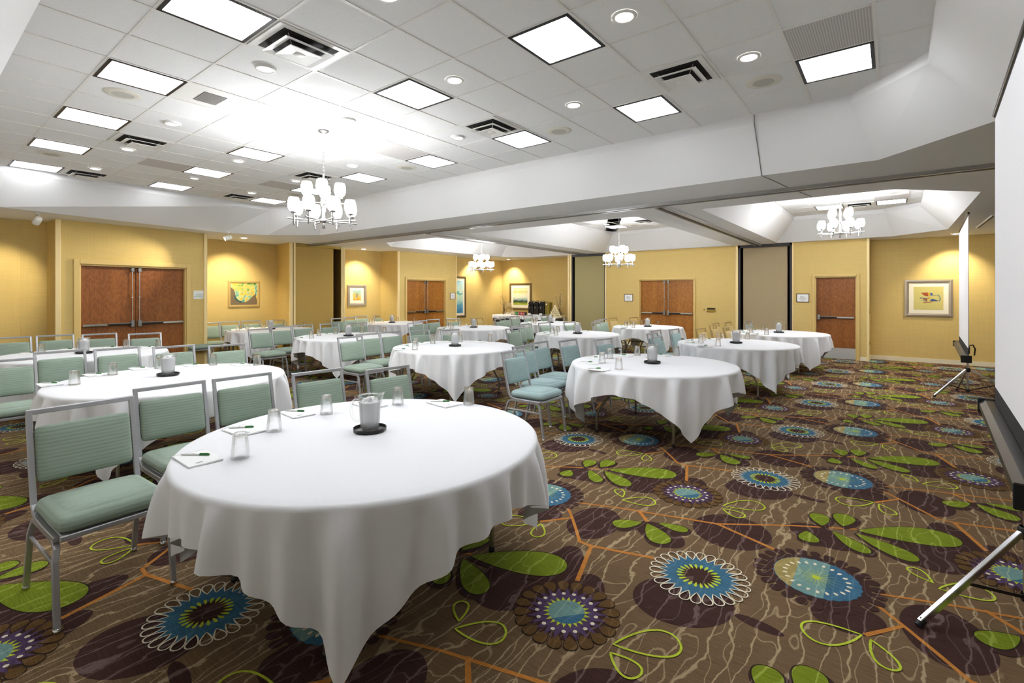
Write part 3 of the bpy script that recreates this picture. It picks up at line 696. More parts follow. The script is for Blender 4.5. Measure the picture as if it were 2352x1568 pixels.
# ------------------------------------------------------------------ wall items
def wallframe(p,q):
    P=Vector(p+(0,));Q=Vector(q+(0,)); e=(Q-P).normalized(); return P,e,math.atan2(e.y,e.x)
def picture(name,lb,p,q,s0,s1,z0,z1,fw,fm,mw,art,group=None,cat='picture',dep=.03):
    """p->q runs along the wall with the room on its right; local x along, -y into the room"""
    P,e,ang=wallframe(p,q); c=P+e*((s0+s1)/2); W_=s1-s0; H_=z1-z0
    t=thing(name,lb,cat,(c.x,c.y,(z0+z1)/2),ang,group)
    b=MB()
    o=[(-W_/2,-H_/2),(W_/2,-H_/2),(W_/2,H_/2),(-W_/2,H_/2)]; i=[(-W_/2+fw,-H_/2+fw),(W_/2-fw,-H_/2+fw),(W_/2-fw,H_/2-fw),(-W_/2+fw,H_/2-fw)]
    m_=[((a[0]+c_[0])/2,(a[1]+c_[1])/2) for a,c_ in zip(o,i)]
    for k in range(4):
        l=(k+1)%4
        b.quad((o[k][0],-.002,o[k][1]),(o[l][0],-.002,o[l][1]),(o[l][0],-dep*.8,o[l][1]),(o[k][0],-dep*.8,o[k][1]))
        b.quad((o[k][0],-dep*.8,o[k][1]),(o[l][0],-dep*.8,o[l][1]),(m_[l][0],-dep,m_[l][1]),(m_[k][0],-dep,m_[k][1]))
        b.quad((m_[k][0],-dep,m_[k][1]),(m_[l][0],-dep,m_[l][1]),(i[l][0],-dep*.7,i[l][1]),(i[k][0],-dep*.7,i[k][1]))
        b.quad((i[k][0],-dep*.7,i[k][1]),(i[l][0],-dep*.7,i[l][1]),(i[l][0],-.005,i[l][1]),(i[k][0],-.005,i[k][1]))
    b.build('frame',fm,t)
    aw,ah=W_/2-fw,H_/2-fw
    if mw:
        b=MB(); b.quad((-aw,-.012,-ah),(aw,-.012,-ah),(aw,-.012,ah),(-aw,-.012,ah)); b.build('mat_board',M['matboard'],t); aw-=mw; ah-=mw
    art(t,aw,ah); return t
def artmat(name,build): m=mat(name,(.5,.5,.5,1),.6); build(m); return m
def shp(b,pts,aw,ah,mi,y): b.poly([(x*aw,y,z*ah) for x,z in pts],mi)
def a_swirl(t,aw,ah):
    def f(m):
        n=N(m,'TexNoise'); n.inputs['Scale'].default_value=5.0; n.inputs['Detail'].default_value=5; n.inputs['Distortion'].default_value=1.6; L(m,coords(m),n.inputs['Vector'])
        L(m,ramp(m,n.outputs['Fac'],[(.34,lin(84,140,60)),(.42,lin(186,200,120)),(.485,lin(236,176,40)),(.52,lin(222,204,110)),(.57,lin(176,206,160)),(.66,lin(70,150,150))]),bs(m).inputs['Base Color'])
    m=artmat('swirl paint',f)
    b=MB(); b.quad((-aw,-.010,-ah),(aw,-.010,-ah),(aw,-.010,ah),(-aw,-.010,ah),0)
    shp(b,[(-1,1),(-1,.62),(-.75,.4),(-.66,.05),(-.62,-.25),(-.55,-.55),(-.3,-.72),(.1,-.76),(.3,-.62),(.62,-.25),(.9,.02),(.92,-.3),(1,-.6),(1,1)],aw,ah,1,-.0115)
    shp(b,[(-.68,-.05),(-.72,-.35),(-.55,-.62),(-.2,-.8),(-.15,-.68),(-.45,-.55),(-.6,-.3)],aw,ah,2,-.0125)
    b.build('artwork',[mat('umber ground',lin(122,104,78),.7),m,mat('deep teal paint',lin(36,92,92),.6)],t)
def a_orange(t,aw,ah):
    def f(m):
        g=N(m,'SeparateXYZ'); L(m,coords(m),g.inputs[0]); s=math_(m,'ADD',math_(m,'MULTIPLY',g.outputs[2],1.6),math_(m,'ADD',math_(m,'MULTIPLY',noise(m,coords(m),9,3),.9),.05))
        L(m,ramp(m,s,[(.2,lin(226,150,40)),(.45,lin(222,190,90)),(.6,lin(176,200,176)),(.8,lin(150,194,190))]),bs(m).inputs['Base Color'])
    m=artmat('orange and green paint',f); b=MB(); b.quad((-aw,-.014,-ah),(aw,-.014,-ah),(aw,-.014,ah),(-aw,-.014,ah),0)
    for k in range(7):
        x=-.25+k*.08; shp(b,[(x-.03,-.5+.06*k),(x+.04,-.5),(x+.03,.3+.08*((k*3)%4)),(x-.02,.5)],aw,ah,1+k%2,-.015-.0003*k)
    b.build('artwork',[m,mat('rust stroke',lin(170,84,50),.6),mat('sage stroke',lin(150,176,140),.6)],t)
def a_blue(t,aw,ah):
    def f(m):
        g=N(m,'SeparateXYZ'); L(m,coords(m),g.inputs[0]); s=math_(m,'ADD',math_(m,'MULTIPLY',g.outputs[2],.62),math_(m,'ADD',math_(m,'MULTIPLY',noise(m,coords(m,(1,1,2)),4,4,.6),.34),.33))
        L(m,ramp(m,s,[(.12,lin(40,110,160)),(.3,lin(90,160,190)),(.42,lin(186,220,200)),(.545,lin(200,226,200)),(.56,lin(110,190,170)),(.585,lin(90,170,190)),(.61,lin(214,230,206)),(.8,lin(176,214,220)),(.95,lin(80,160,196))]),bs(m).inputs['Base Color'])
    b=MB(); b.quad((-aw,-.014,-ah),(aw,-.014,-ah),(aw,-.014,ah),(-aw,-.014,ah)); b.build('artwork',artmat('aqua seascape paint',f),t)
def a_land(t,aw,ah):
    def f(m):
        g=N(m,'SeparateXYZ'); L(m,coords(m),g.inputs[0]); s=math_(m,'ADD',math_(m,'MULTIPLY',g.outputs[2],1.15),math_(m,'ADD',math_(m,'MULTIPLY',noise(m,coords(m,(1.2,1,9)),3,4,.6),.22),.39))
        L(m,ramp(m,s,[(.05,lin(96,120,36)),(.16,lin(176,184,40)),(.25,lin(60,84,56)),(.31,lin(44,58,52)),(.35,lin(140,170,166)),(.47,lin(226,230,210)),(.62,lin(238,232,190)),(.7,lin(210,196,96)),(.78,lin(236,228,186)),(.92,lin(220,206,100))]),bs(m).inputs['Base Color'])
    b=MB(); b.quad((-aw,-.014,-ah),(aw,-.014,-ah),(aw,-.014,ah),(-aw,-.014,ah)); b.build('artwork',artmat('field and sky paint',f),t)
def a_shapes(t,aw,ah):
    b=MB(); b.quad((-aw,-.014,-ah),(aw,-.014,-ah),(aw,-.014,ah),(-aw,-.014,ah),0)
    y=-.0145
    for mi,pts in ((1,[(-.5,.48),(-.05,.5),(.0,.16),(-.25,.2),(-.42,.38)]),(4,[(-.05,.5),(.12,.48),(.1,.2),(.0,.16)]),(2,[(.12,.46),(.26,.46),(.3,.3),(.14,.22)]),(3,[(.18,.26),(.62,.28),(.64,.24),(.18,.2)]),(5,[(.6,.36),(.74,.24),(.82,.0),(.8,-.2),(.7,-.3),(.66,-.24),(.74,-.12),(.75,.06),(.66,.22)]),(3,[(-.58,.06),(.05,.02),(.05,-.04),(-.5,-.02),(-.56,-.1)]),(1,[(-.38,-.02),(-.06,-.06),(-.1,-.24),(-.3,-.12)]),(2,[(.1,-.16),(.28,-.06),(.62,-.18),(.62,-.26),(.16,-.24)]),(4,[(-.02,.06),(.16,.12),(.1,-.04),(-.02,-.02)]),(1,[(-.36,-.36),(.3,-.28),(.28,-.33),(-.34,-.42)]),(3,[(-.4,-.12),(-.05,-.26),(-.1,-.32),(-.36,-.2)])):
        shp(b,pts,aw,ah,mi,y); y-=.0003
    b.build('artwork',[mat('straw ground',lin(206,192,116),.7),mat('brick paint',lin(160,76,30),.6),mat('cobalt paint',lin(56,84,140),.6),mat('slate paint',lin(120,130,124),.6),mat('amber paint',lin(206,160,58),.6),mat('grey blue paint',lin(110,140,140),.6)],t)
picture('framed_painting','green and orange swirl painting in a pale gold frame',R2,R1,1.938-1.495,1.938-.768,1.25,1.868,.055,M['framegold'],0,a_swirl) if False else None
def flip(p,q,s0,s1):   # left-hand walls: run q->p so that the room lies on the right
    Ln=(Vector(q)-Vector(p)).length; return q,p,Ln-s1,Ln-s0
picture('framed_painting','green and orange swirl painting in a pale gold frame',R1,R2,.79,1.56,1.235,1.885,.055,M['framegold'],0,a_swirl)
picture('framed_painting','small square orange and green abstract with wide white mat in a silver frame',(-12.62,7.85),(-12.3,9.27),.43,1.0,1.206,1.824,.075,M['framesilver'],.09,a_orange)
picture('framed_painting','tall narrow blue seascape in a bronze frame, half behind the wall corner',(-12.2,12.0),(-12.156,13.24),.10,.90,.715,2.179,.07,M['framebronze'],.085,a_blue)
picture('framed_painting','green field and yellow sky landscape in a bronze frame above the buffet',(-12.02,14.8),(-8.6,14.8),.392,1.424,.95,1.96,.075,M['framebronze'],.11,a_land)
picture('framed_painting','abstract of red and blue shapes in a silver frame beside the far screen',(-.40,14.53),(2.4,14.53),.64,1.474,1.045,1.886,.075,M['framesilver'],.085,a_shapes)
def a_cert(t,aw,ah):
    b=MB(); b.quad((-aw,-.010,-ah),(aw,-.010,-ah),(aw,-.010,ah),(-aw,-.010,ah)); b.build('certificate',M['paper'],t)
    b=MB()
    pts=[(-.45*aw+.9*aw*k/24,-.011,ah*(.25+.3*sin(k*1.3)*(1-k/30))) for k in range(25)]; b.tube(pts,.0022,4)
    for z,w_ in ((-.05,.7),(-.3,.8),(-.5,.6),(-.7,.3)): b.box((0,-.011,z*ah),(w_*2*aw*.8,.001,.006))
    b.build('faint_lettering',M['ink'],t)
picture('framed_certificate','small framed certificate beside the far left double door',(-11.68,9.43),(-11.71,11.93),2.215,2.46,1.375,1.595,.016,M['framedark'],0,a_cert,None,'certificate',.018)
picture('framed_certificate','small framed certificate left of the centre double doors',(-7.134,YB),(-3.24,YB),.65,.934,1.328,1.553,.016,M['framedark'],0,a_cert,None,'certificate',.018)
picture('framed_certificate','small framed certificate left of the single door',(-1.96,YB),(-.43,YB),.085,.365,1.353,1.569,.016,M['framedark'],0,a_cert,None,'certificate',.018)
P,e,ang=wallframe(B1,B2); c=P+e*2.245
t=thing('occupancy_sign','pale wall sign with green lettering beside the big left double doors','sign',(c.x,c.y,1.545),ang)
b=MB(); b.box((0,-.006,0),(.198,.012,.178),ch=.003); b.build('sign_plate',M['sign'],t)
def text(s,size,x,z,m,par,name='lettering',align='RIGHT',y=-.0135):
    cu=bpy.data.curves.new(name,'FONT'); cu.body=s; cu.size=size; cu.align_x=align; cu.extrude=.0006
    o=bpy.data.objects.new(name,cu); COL.objects.link(o); dg=bpy.context.evaluated_depsgraph_get(); me=bpy.data.meshes.new_from_object(o.evaluated_get(dg)); bpy.data.objects.remove(o)
    me.materials.clear(); me.materials.append(m); o=bpy.data.objects.new(name,me); COL.objects.link(o); o.parent=par; o.location=(x,y,z); o.rotation_euler=(PI/2,0,0); return o
text('MAXIMUM',.028,.085,-.008,M['greentext'],t); text('OCCUPANCY',.028,.085,-.042,M['greentext'],t); text('500',.024,.085,-.074,M['greentext'],t)
t=thing('partition_latch_plate','flat brass latch plate on the wall right of the centre doors','wall plate',(-3.97,YB,1.12))
b=MB(); b.box((.055,-.012,0),(.215,.024,.115),ch=.003); b.build('latch_box',M['brass'],t); b=MB(); b.box((.055,-.0255,.03),(.2,.003,.04)); b.build('slot',M['dark'],t)
b=MB(); b.box((-.11,-.006,.003),(.11,.012,.095),ch=.002); b.build('key_plate',M['framegold'],t); b=MB(); b.lathe([(0,.016),(.012,.015),(.014,0)],12); b.xf(Matrix.Translation((-.13,-.008,.003))@Matrix.Rotation(PI/2,4,'X')); b.build('key_hole',M['dark'],t)
def outlet(loc,ang,lb):
    t=thing('wall_outlet',lb,'outlet',loc,ang); b=MB(); b.box((0,-.004,0),(.075,.008,.115),ch=.002); b.build('cover_plate',M['cream'],t)
    b=MB()
    for z in(-.025,.025): b.box((0,-.0085,z),(.03,.002,.028))
    b.build('socket',M['label'],t)
outlet((-10.2,14.8,.32),0,'cream power outlet low on the wall left of the buffet') if False else outlet((-12.167,12.93,.42),ang+0,'cream power outlet low on the wall below the tall blue painting')
outlet((-3.62,YB,.42),0,'cream power outlet low on the wall right of the centre doors')
def side_plate(z,h,lb):
    t=thing('wall_switch_plate',lb,'switch plate',(-.43+.018,14.2,z),PI/2); b=MB(); b.box((0,-.004,0),(.07,.008,h),ch=.002); b.build('cover_plate',M['brass'],t); b=MB(); b.box((0,-.012,0),(.014,.012,.03)); b.build('toggle',M['brass'],t)
side_plate(1.13,.12,'small brass switch plate on the recess side wall by the single door'); side_plate(.40,.12,'small brass plate low on the recess side wall by the single door')

# ------------------------------------------------------------------ projection screens
def screen(x,y,az,half,z0,z1,zc,legs,lb,hub=.39,case_off=.075):
    """local y along the screen, -x towards the tables"""
    t=thing('projection_screen',lb,'projector screen',(x,y,0),az)
    b=MB(); b.box((-.05,0,(z0+z1)/2),(.004,2*half,z1-z0)); b.build('white_sheet',M['screen'],t)
    b=MB(); b.box((-.05,0,(z0+zc)/2),(.0045,2*half,z0-zc)); b.box((-.05,0,z1+.012),(.0045,2*half,.03)); 
    for s in(-1,1): b.box((-.05,s*(half+.006),(z0+z1)/2),(.004,.014,z1-z0))
    b.build('black_border',M['screenblack'],t)
    b=MB(); b.tube([(-.05,-half-.03,z1+.03),(-.05,half+.03,z1+.03)],.014,10); b.build('top_bar',M['housing'],t)
    b=MB(); pr=[(.052*cos(a),.045*sin(a)) for a in (PI/8+PI/4*k for k in range(8))]
    n=8; vs=[(-.075+p[0],s*(half+.05),zc-.03+p[1]) for s in(-1,1) for p in pr]; b.add(vs,[(k,(k+1)%n,n+(k+1)%n,n+k) for k in range(n)]+[tuple(range(n)),tuple(range(n,2*n))]); b.build('roller_case',M['housing'],t)
    for s in(-1,1): b=MB(); b.box((-.075,s*(half+.055),zc-.03),(.112,.012,.098),ch=.004); b.build('end_cap',M['black'],t)
    b=MB(); b.tube([(0,0,.05),(0,0,1.4)],.014,10,rect=(.014,.012),smooth=False); b.build('pole',M['alu'],t); b=MB(); b.tube([(.0,0,1.3),(0,0,z1+.05)],.009,8,rect=(.01,.008)); b.tube([(0,0,z1+.05),(-.05,0,z1+.06)],.008,8); b.build('extension_rod',M['housing'],t)
    b=MB(); b.box((0,0,zc-.02),(.05,.06,.12),ch=.008); b.tube([(.02,0,zc+.05),(.06,0,zc+.06),(.085,0,zc),(.075,0,zc-.1)],.009,8); b.build('carry_handle',M['black'],t)
    b=MB(); b.lathe([(.028,-.03),(.034,-.02),(.034,.02),(.028,.03)],16,(0,0,hub)); b.build('hub',M['black'],t)
    b=MB(); b.lathe([(.022,-.02),(.026,0),(.022,.02)],12,(0,0,.07)); b.build('lower_collar',M['black'],t)
    for a,r in legs:
        ca,sa=cos(a-az),sin(a-az); l=MB(); l.tube([(.04*ca,.04*sa,hub),(r*ca*.98,r*sa*.98,.022)],.0125,8,rect=(.016,.011),smooth=False,up=(0,0,1)); o=l.build('leg',M['alu'],t)
        l=MB(); l.tube([(r*ca*.955,r*sa*.955,.033),(r*ca,r*sa,.008)],.017,10); l.build('rubber_foot',M['black'],o)
        l=MB(); q=.55; l.tube([(.02*ca,.02*sa,.075),(r*ca*q,r*sa*q,hub*(1-q)+.02*q-.01)],.006,6,rect=(.008,.004)); l.build('brace',M['housing'],t)
    return t
A=math.radians
screen(.53,3.48,-.052,.90,.98,2.70,.87,[(A(-132),.645),(A(-30),.645),(A(75),.645)],'large tripod projection screen seen edge-on at the right edge, nearest the camera')
screen(.93,10.3,-.045,1.30,.83,2.63,.72,[(A(-130),.66),(A(20),.66),(A(104),.4)],'far tripod projection screen standing before the recess wall',.39)

# ------------------------------------------------------------------ furniture prototypes
def cushion(w,d,h,r,n=9,crown=0,bmi=0):
    """pillow-like rounded box centred on the origin, crowned along +z"""
    b=MB(); hx,hy,hz=w/2,d/2,h/2; rz=min(r,hz)
    def P(x,y,z):
        q=Vector((x*hx,y*hy,z*hz)); i=Vector((max(-hx+r,min(hx-r,q.x)),max(-hy+r,min(hy-r,q.y)),max(-hz+rz,min(hz-rz,q.z))))
        v=Vector(((q.x-i.x)/r,(q.y-i.y)/r,(q.z-i.z)/rz)); l=v.length
        if l>1e-6: v/=max(l,1e-6); q=i+Vector((v.x*r,v.y*r,v.z*rz))
        return Vector((q.x,q.y,q.z+crown*(1-x*x)*(1-y*y)*(1 if z>0 else .25 if z==0 else 0)))
    g=[math.copysign(1-(1-abs(t))**1.7,t) for t in (-1+2*k/n for k in range(n+1))]
    for ax in range(3):
        for s in(-1,1):
            vs=[];fs=[]
            for a in g:
                for c in g:
                    p=[0,0,0]; p[ax]=s; p[(ax+1)%3]=a; p[(ax+2)%3]=c; vs.append(P(*p))
            m=n+1
            for i in range(n):
                for j in range(n):
                    f=(i*m+j,(i+1)*m+j,(i+1)*m+j+1,i*m+j+1); fs.append(f if s>0 else f[::-1])
            b.add(vs,fs,bmi,True)
    return b
def chair():
    t=thing('banquet_chair','','chair')
    cushion(.445,.445,.085,.055,9,.016).xf(Matrix.Translation((0,.02,.452))).build('seat',M['sage'],t)
    tilt=Matrix.Translation((0,-.262,.685))@Matrix.Rotation(A(12.5),4,'X')@Matrix.Rotation(-PI/2,4,'X')
    cushion(.402,.285,.062,.03,9,.012).xf(tilt).build('backrest',M['sage'],t)
    b=MB()
    for s in(-1,1):
        x=.2165*s
        b.tube([(x,-.312,.905),(x,-.245,.60),(x,-.222,.50),(x,-.205,.45),(x,-.175,.418),(x,-.12,.402),(x,.0,.398),(x,.21,.398)],0,rect=(.0125,.0105),up=(1,0,0))
    b.box((0,-.311,.898),(.458,.022,.026),ch=.003); b.build('back_frame',M['silver'],t)
    b=MB(); b.box((0,.02,.402),(.41,.41,.018),ch=.003); b.box((0,.222,.398),(.42,.02,.024),ch=.003); b.build('seat_frame',M['silver'],t)
    for s in(-1,1):
        x0,x1=.227*s,.2165*s
        for f in(0,1):
            b=MB()
            pth=[(x0,-.30,.012),(x0*.99,-.235,.30),(x1,-.222,.35),(x1,-.20,.374),(x1,-.165,.386),(x1,-.02,.386)] if not f else [(x0,.262,.012),(x0*.99,.215,.30),(x1,.203,.35),(x1,.182,.374),(x1,.148,.386),(x1,-.03,.386)]
            b.tube(pth,0,rect=(.0125,.0105),up=(1,0,0)); o=b.build('leg',M['silver'],t)
            g=MB(); g.lathe([(0,0),(.013,.0),(.016,.006),(.015,.022),(0,.023)],10,(x0,pth[0][1],0)); g.build('glide',M['chrome'],o)
        b=MB(); b.tube([(x0*.985,-.24,.285),(x0*.985,.218,.285)],0,rect=(.006,.008),up=(1,0,0)); b.build('stretcher',M['silver'],t)
    return t
RT=.928
def table():
    t=thing('round_table','','table')
    b=MB(); b.lathe([(0,.734),(.905,.734),(.922,.738),(.922,.752),(.916,.756),(0,.756)],64); b.build('table_top',M['plywood'],t)
    b=MB(); 
    for s in(-1,1):
        for k in(-1,1):
            l=MB(); l.tube([(s*.30,k*.5,.735),(s*.30,k*.5,.46),(s*.315,k*.505,.41),(s*.42,k*.53,.24),(s*.44,k*.535,.18),(s*.44,k*.535,.012)],.0145,10); o=l.build('leg',M['steel'],t)
            g=MB(); g.lathe([(0,0),(.016,0),(.018,.008),(.017,.03),(0,.031)],10,(s*.44,k*.535,0)); g.build('foot_cap',M['black'],o)
    for k in(-1,1):
        l=MB(); l.tube([(-.31,k*.502,.43),(.31,k*.502,.43)],.011,8); l.build('cross_bar',M['steel'],t)
        l=MB(); l.tube([(0,k*.502,.43),(0,k*.28,.58),(0,k*.12,.72)],.009,8); l.build('folding_brace',M['steel'],t)
    return t
def cloth(seed,a=1.145):
    rnd=random.Random(seed); b=MB(); n=288; m=15
    ph=[rnd.uniform(0,2*PI) for _ in range(6)]; am=[rnd.uniform(.7,1.3) for _ in range(6)]
    rings=[]
    for rr in (.25,.5,.72,.84): rings.append([(rr*cos(2*PI*k/n),rr*sin(2*PI*k/n),ZT+.0015*sin(7*rr+ph[0])) for k in range(n)])
    for j in range(4):
        t=j/3*PI/2; rings.append([((RT-.012+.022*sin(t))*cos(2*PI*k/n),(RT-.012+.022*sin(t))*sin(2*PI*k/n),ZT-.022*(1-cos(t))) for k in range(n)])
    Ls=[]
    for k in range(n):
        f=2*PI*k/n; q=f%(PI/2); q=min(q,PI/2-q); Ls.append(.65*(a/cos(q)-RT-.018)+.35*(.20+.38*(q/(PI/4))**1.5))
    for j in range(1,m+1):
        u=j/m; R_=[]
        for k in range(n):
            f=2*PI*k/n; s=u*Ls[k]; q=f%(PI/2); q=PI/4-abs(q-PI/4); q=q/(PI/4)   # 1 at a corner
            w=.5*am[0]*sin(20*f+ph[1]+1.2*sin(3*f+ph[4]))+.34*am[1]*sin(33*f+ph[2]+.8*sin(5*f))+.3*am[2]*sin(11*f+ph[3]); pass
            amp=.105*s/(s+.17)*(1+.3*q)
            # loose corner flaps fold towards the table at their tips
            r=RT+.011+.035*s+amp*w-.10*q*max(0,s-.3)
            df=.05*sin(12*f+ph[5])*s*(.35+.65*q)*.8
            R_.append((r*cos(f+df*.35),r*sin(f+df*.35),ZT-.022-s*(.985-.03*w*u)))
        rings.append(R_)
    vs=[(0,0,ZT)]+[p for R_ in rings for p in R_]; fs=[(0,1+k,1+(k+1)%n) for k in range(n)]
    for i in range(len(rings)-1):
        o=1+i*n
        for k in range(n): fs.append((o+k,o+n+k,o+n+(k+1)%n,o+(k+1)%n))
    b.add(vs,fs,0,True); return b
CL=[cloth(3),cloth(11),cloth(29),cloth(41)]
def tumbler():
    t=thing('tumbler','','glass')
    h=.125; pr=[(.0405,0),(.0418,.002),(.0415,.012),(.0395,.035),(.0355,.085),(.0335,.112),(.032,h-.002),(.030,h),(0,h)]
    pi=[(0,h-.012),(.026,h-.012),(.0295,h-.02),(.032,.085),(.0368,.035),(.0392,.010),(.0405,0)]
    b=MB(); b.lathe(pr+pi,24,flute=(12,.022,2,7)); b.build('glass_body',M['glass'],t) ; return t
def jug():
    t=thing('water_pitcher','','pitcher')
    h=.205; n=32
    out=[(0,.0),(.050,.0),(.054,.004),(.056,.03),(.0585,.05),(.062,.12),(.066,h-.01),(.068,h)]; inn=[(.0655,h),(.0635,h-.012),(.0595,.12),(.056,.05),(.052,.012),(0,.010)]
    b=MB(); b.lathe(out+inn,n,flute=(16,.015,1,4))
    vs=[]
    for (x,y,z) in b.v:
        if z>.15 and x>.0:
            k=max(0,(z-.15)/(h-.15))*max(0,1-abs(math.atan2(y,x))/.5); r=1+.30*k; x*=r; z+=.014*k
        vs.append((x,y,z))
    b.v=vs; b.build('jug_body',M['plastic'],t)
    b=MB(); b.tube([(-.062,0,.178),(-.085,0,.183),(-.104,0,.165),(-.108,0,.13),(-.103,0,.095),(-.088,0,.065),(-.06,0,.052)],[.0075,.0085,.0085,.0085,.008,.0075,.007],8); b.build('handle',M['plastic'],t)
    b=MB(); b.lathe([(0,.012),(.0515,.014),(.0555,.05),(.0588,.12),(.0612,.165),(.050,.168),(0,.166)],24); b.build('iced_water',M['water'],t)
    b=MB(); r=random.Random(5)
    for k in range(14):
        a=r.uniform(0,2*PI); d=r.uniform(0,.035); M4=Matrix.Rotation(r.uniform(0,3),4,Vector((r.random(),r.random(),r.random()))); b.box((d*cos(a),d*sin(a),r.uniform(.160,.182)),(.024,.022,.02),ch=.003,M4=M4)
    o=b.build('ice_cubes',M['ice'],t); o['kind']='stuff'; return t
def tray_():
    t=thing('serving_tray','','tray'); b=MB(); b.lathe([(0,0),(.088,0),(.095,.004),(.0975,.022),(.0945,.022),(.0915,.006),(0,.005)],14,smooth=False); b.build('tray_body',M['black'],t); return t
def pad():
    t=thing('notepad','','notepad'); b=MB(); b.box((0,0,.0035),(.235,.148,.007)); b.build('paper_block',M['paper'],t)
    b=MB(); b.box((.085,-.02,.0073),(.012,.03,.0003)); b.build('printed_mark',M['ink'],t); b=MB(); b.box((-.112,0,.0073),(.002,.14,.0003)); b.build('binding_line',M['ink'],t); return t
def pen():
    t=thing('pen','','pen'); b=MB(); b.tube([(-.07,0,.0045),(-.064,0,.0045),(.026,0,.0045)],[.0015,.0042,.0045],10); b.build('barrel',M['penwhite'],t)
    b=MB(); b.tube([(.024,0,.0045),(.068,0,.0048),(.072,0,.0048)],[.0055,.0052,.004],10); b.box((.045,0,.0108),(.042,.003,.0015)); b.build('cap',M['pengreen'],t)
    b=MB(); b.box((-.01,0,.0089),(.016,.004,.0006)); b.build('logo_mark',M['ink'],t); return t

# ------------------------------------------------------------------ tables and settings
TN={'T1':'the nearest table','T2':'the left table behind the nearest','T3':'the table by the big left doors','T4':'the near right table','T5':'the centre table','T6':'the table before the tan wall panel','T7':'the table under the swirl painting','T8':'the table before the far left doors','T9':'the table before the tall blue painting','T10':'the table before the coffee buffet','T11':'the table before the green wall panel','T12':'the table before the centre doors','T13':'the table before the grey wall panel','T14':'the table beside the single door'}
TC=dict(T1=(-2.39,1.73),T2=(-5.50,1.73),T3=(-8.66,1.655),T4=(-2.21,5.51),T5=(-5.32,5.40),T6=(-8.2,5.44),T7=(-11.12,5.37),T8=(-10.95,8.64),T9=(-7.86,8.61),T10=(-7.46,11.31),T11=(-5.02,8.61),T12=(-4.71,11.45),T13=(-2.01,8.56),T14=(-1.84,11.35))
RAIL={'T1': [(0, -3.81, 0.73),(1, -4.185, 1.31),(2, -4.174, 1.79),(3, -3.922, 2.3),(4, -3.594, 2.79)], 'T2': [(0, -7.074, 0.78),(1, -7.64, 1.27),(2, -7.503, 1.75),(3, -7.219, 2.26),(4, -6.856, 2.75)], 'T3': [(1, -10.61, 1.195),(2, -10.61, 1.675),(3, -10.384, 2.185),(4, -9.893, 2.675)], 'T4': [(0, -3.504, 4.56),(1, -3.733, 5.05),(2, -3.841, 5.53),(3, -3.677, 6.04),(4, -3.368, 6.53)], 'T5': [(0, -6.608, 4.45),(1, -6.856, 4.94),(2, -6.91, 5.42),(3, -6.743, 5.93),(4, -6.448, 6.42)], 'T6':[(0,-9.70,4.515),(1,-9.88,4.99),(2,-9.91,5.46),(3,-9.70,5.96),(4,-9.33,6.44)], 'T7':[(0,-11.85,4.04),(1,-12.3,4.53),(2,-12.42,5.02),(3,-12.42,5.51),(4,-12.2,6.0)], 'T8': [(0, -12.033, 7.69),(1, -12.232, 8.18),(2, -12.399, 8.66),(3, -12.165, 9.17),(4, -11.958, 9.66)], 'T9': [(0, -8.801, 7.66),(1, -9.219, 8.15),(2, -9.297, 8.63),(3, -9.084, 9.14),(4, -8.682, 9.63)], 'T10': [(0, -8.459, 10.36),(1, -8.699, 10.85),(2, -8.723, 11.33),(3, -8.605, 11.84),(4, -8.323, 12.33)], 'T11': [(0, -5.92, 7.66),(1, -6.183, 8.15),(2, -6.343, 8.63),(3, -6.193, 9.14),(4, -5.827, 9.63)], 'T12': [(0, -5.6, 10.5),(1, -5.801, 10.99),(2, -5.94, 11.47),(3, -5.907, 11.98),(4, -5.529, 12.47)], 'T13': [(0, -2.959, 7.61),(1, -3.242, 8.1),(2, -3.369, 8.58),(3, -3.224, 9.09),(4, -2.886, 9.58)], 'T14': [(0, -2.629, 10.4),(1, -3.017, 10.89),(2, -3.094, 11.37),(3, -2.965, 11.88),(4, -2.647, 12.37)]}
SEAT=['nearest seat','second seat','middle seat','fourth seat','farthest seat']
FACE=[2,0,0,-3,-5]
PADP=[(-.26,-.83),(-.59,-.46),(-.73,-.04),(-.56,.40),(-.18,.76)]; GLP=[(-.11,-.69),(-.47,-.35),(-.58,.08),(-.41,.56),(-.02,.86)]
TANC={('T9',4),('T12',3),('T12',4),('T13',4),('T14',0),('T14',1),('T14',2),('T14',3)}  # sage chairs drawn with the tan cast in their colour
AQUA={'T4','T13','T14'}
pc,pt,pg,pj_,ptr,pp_,pe=[Proto(x) for x in (chair(),table(),tumbler(),jug(),tray_(),pad(),pen())]
rnd=random.Random(2)
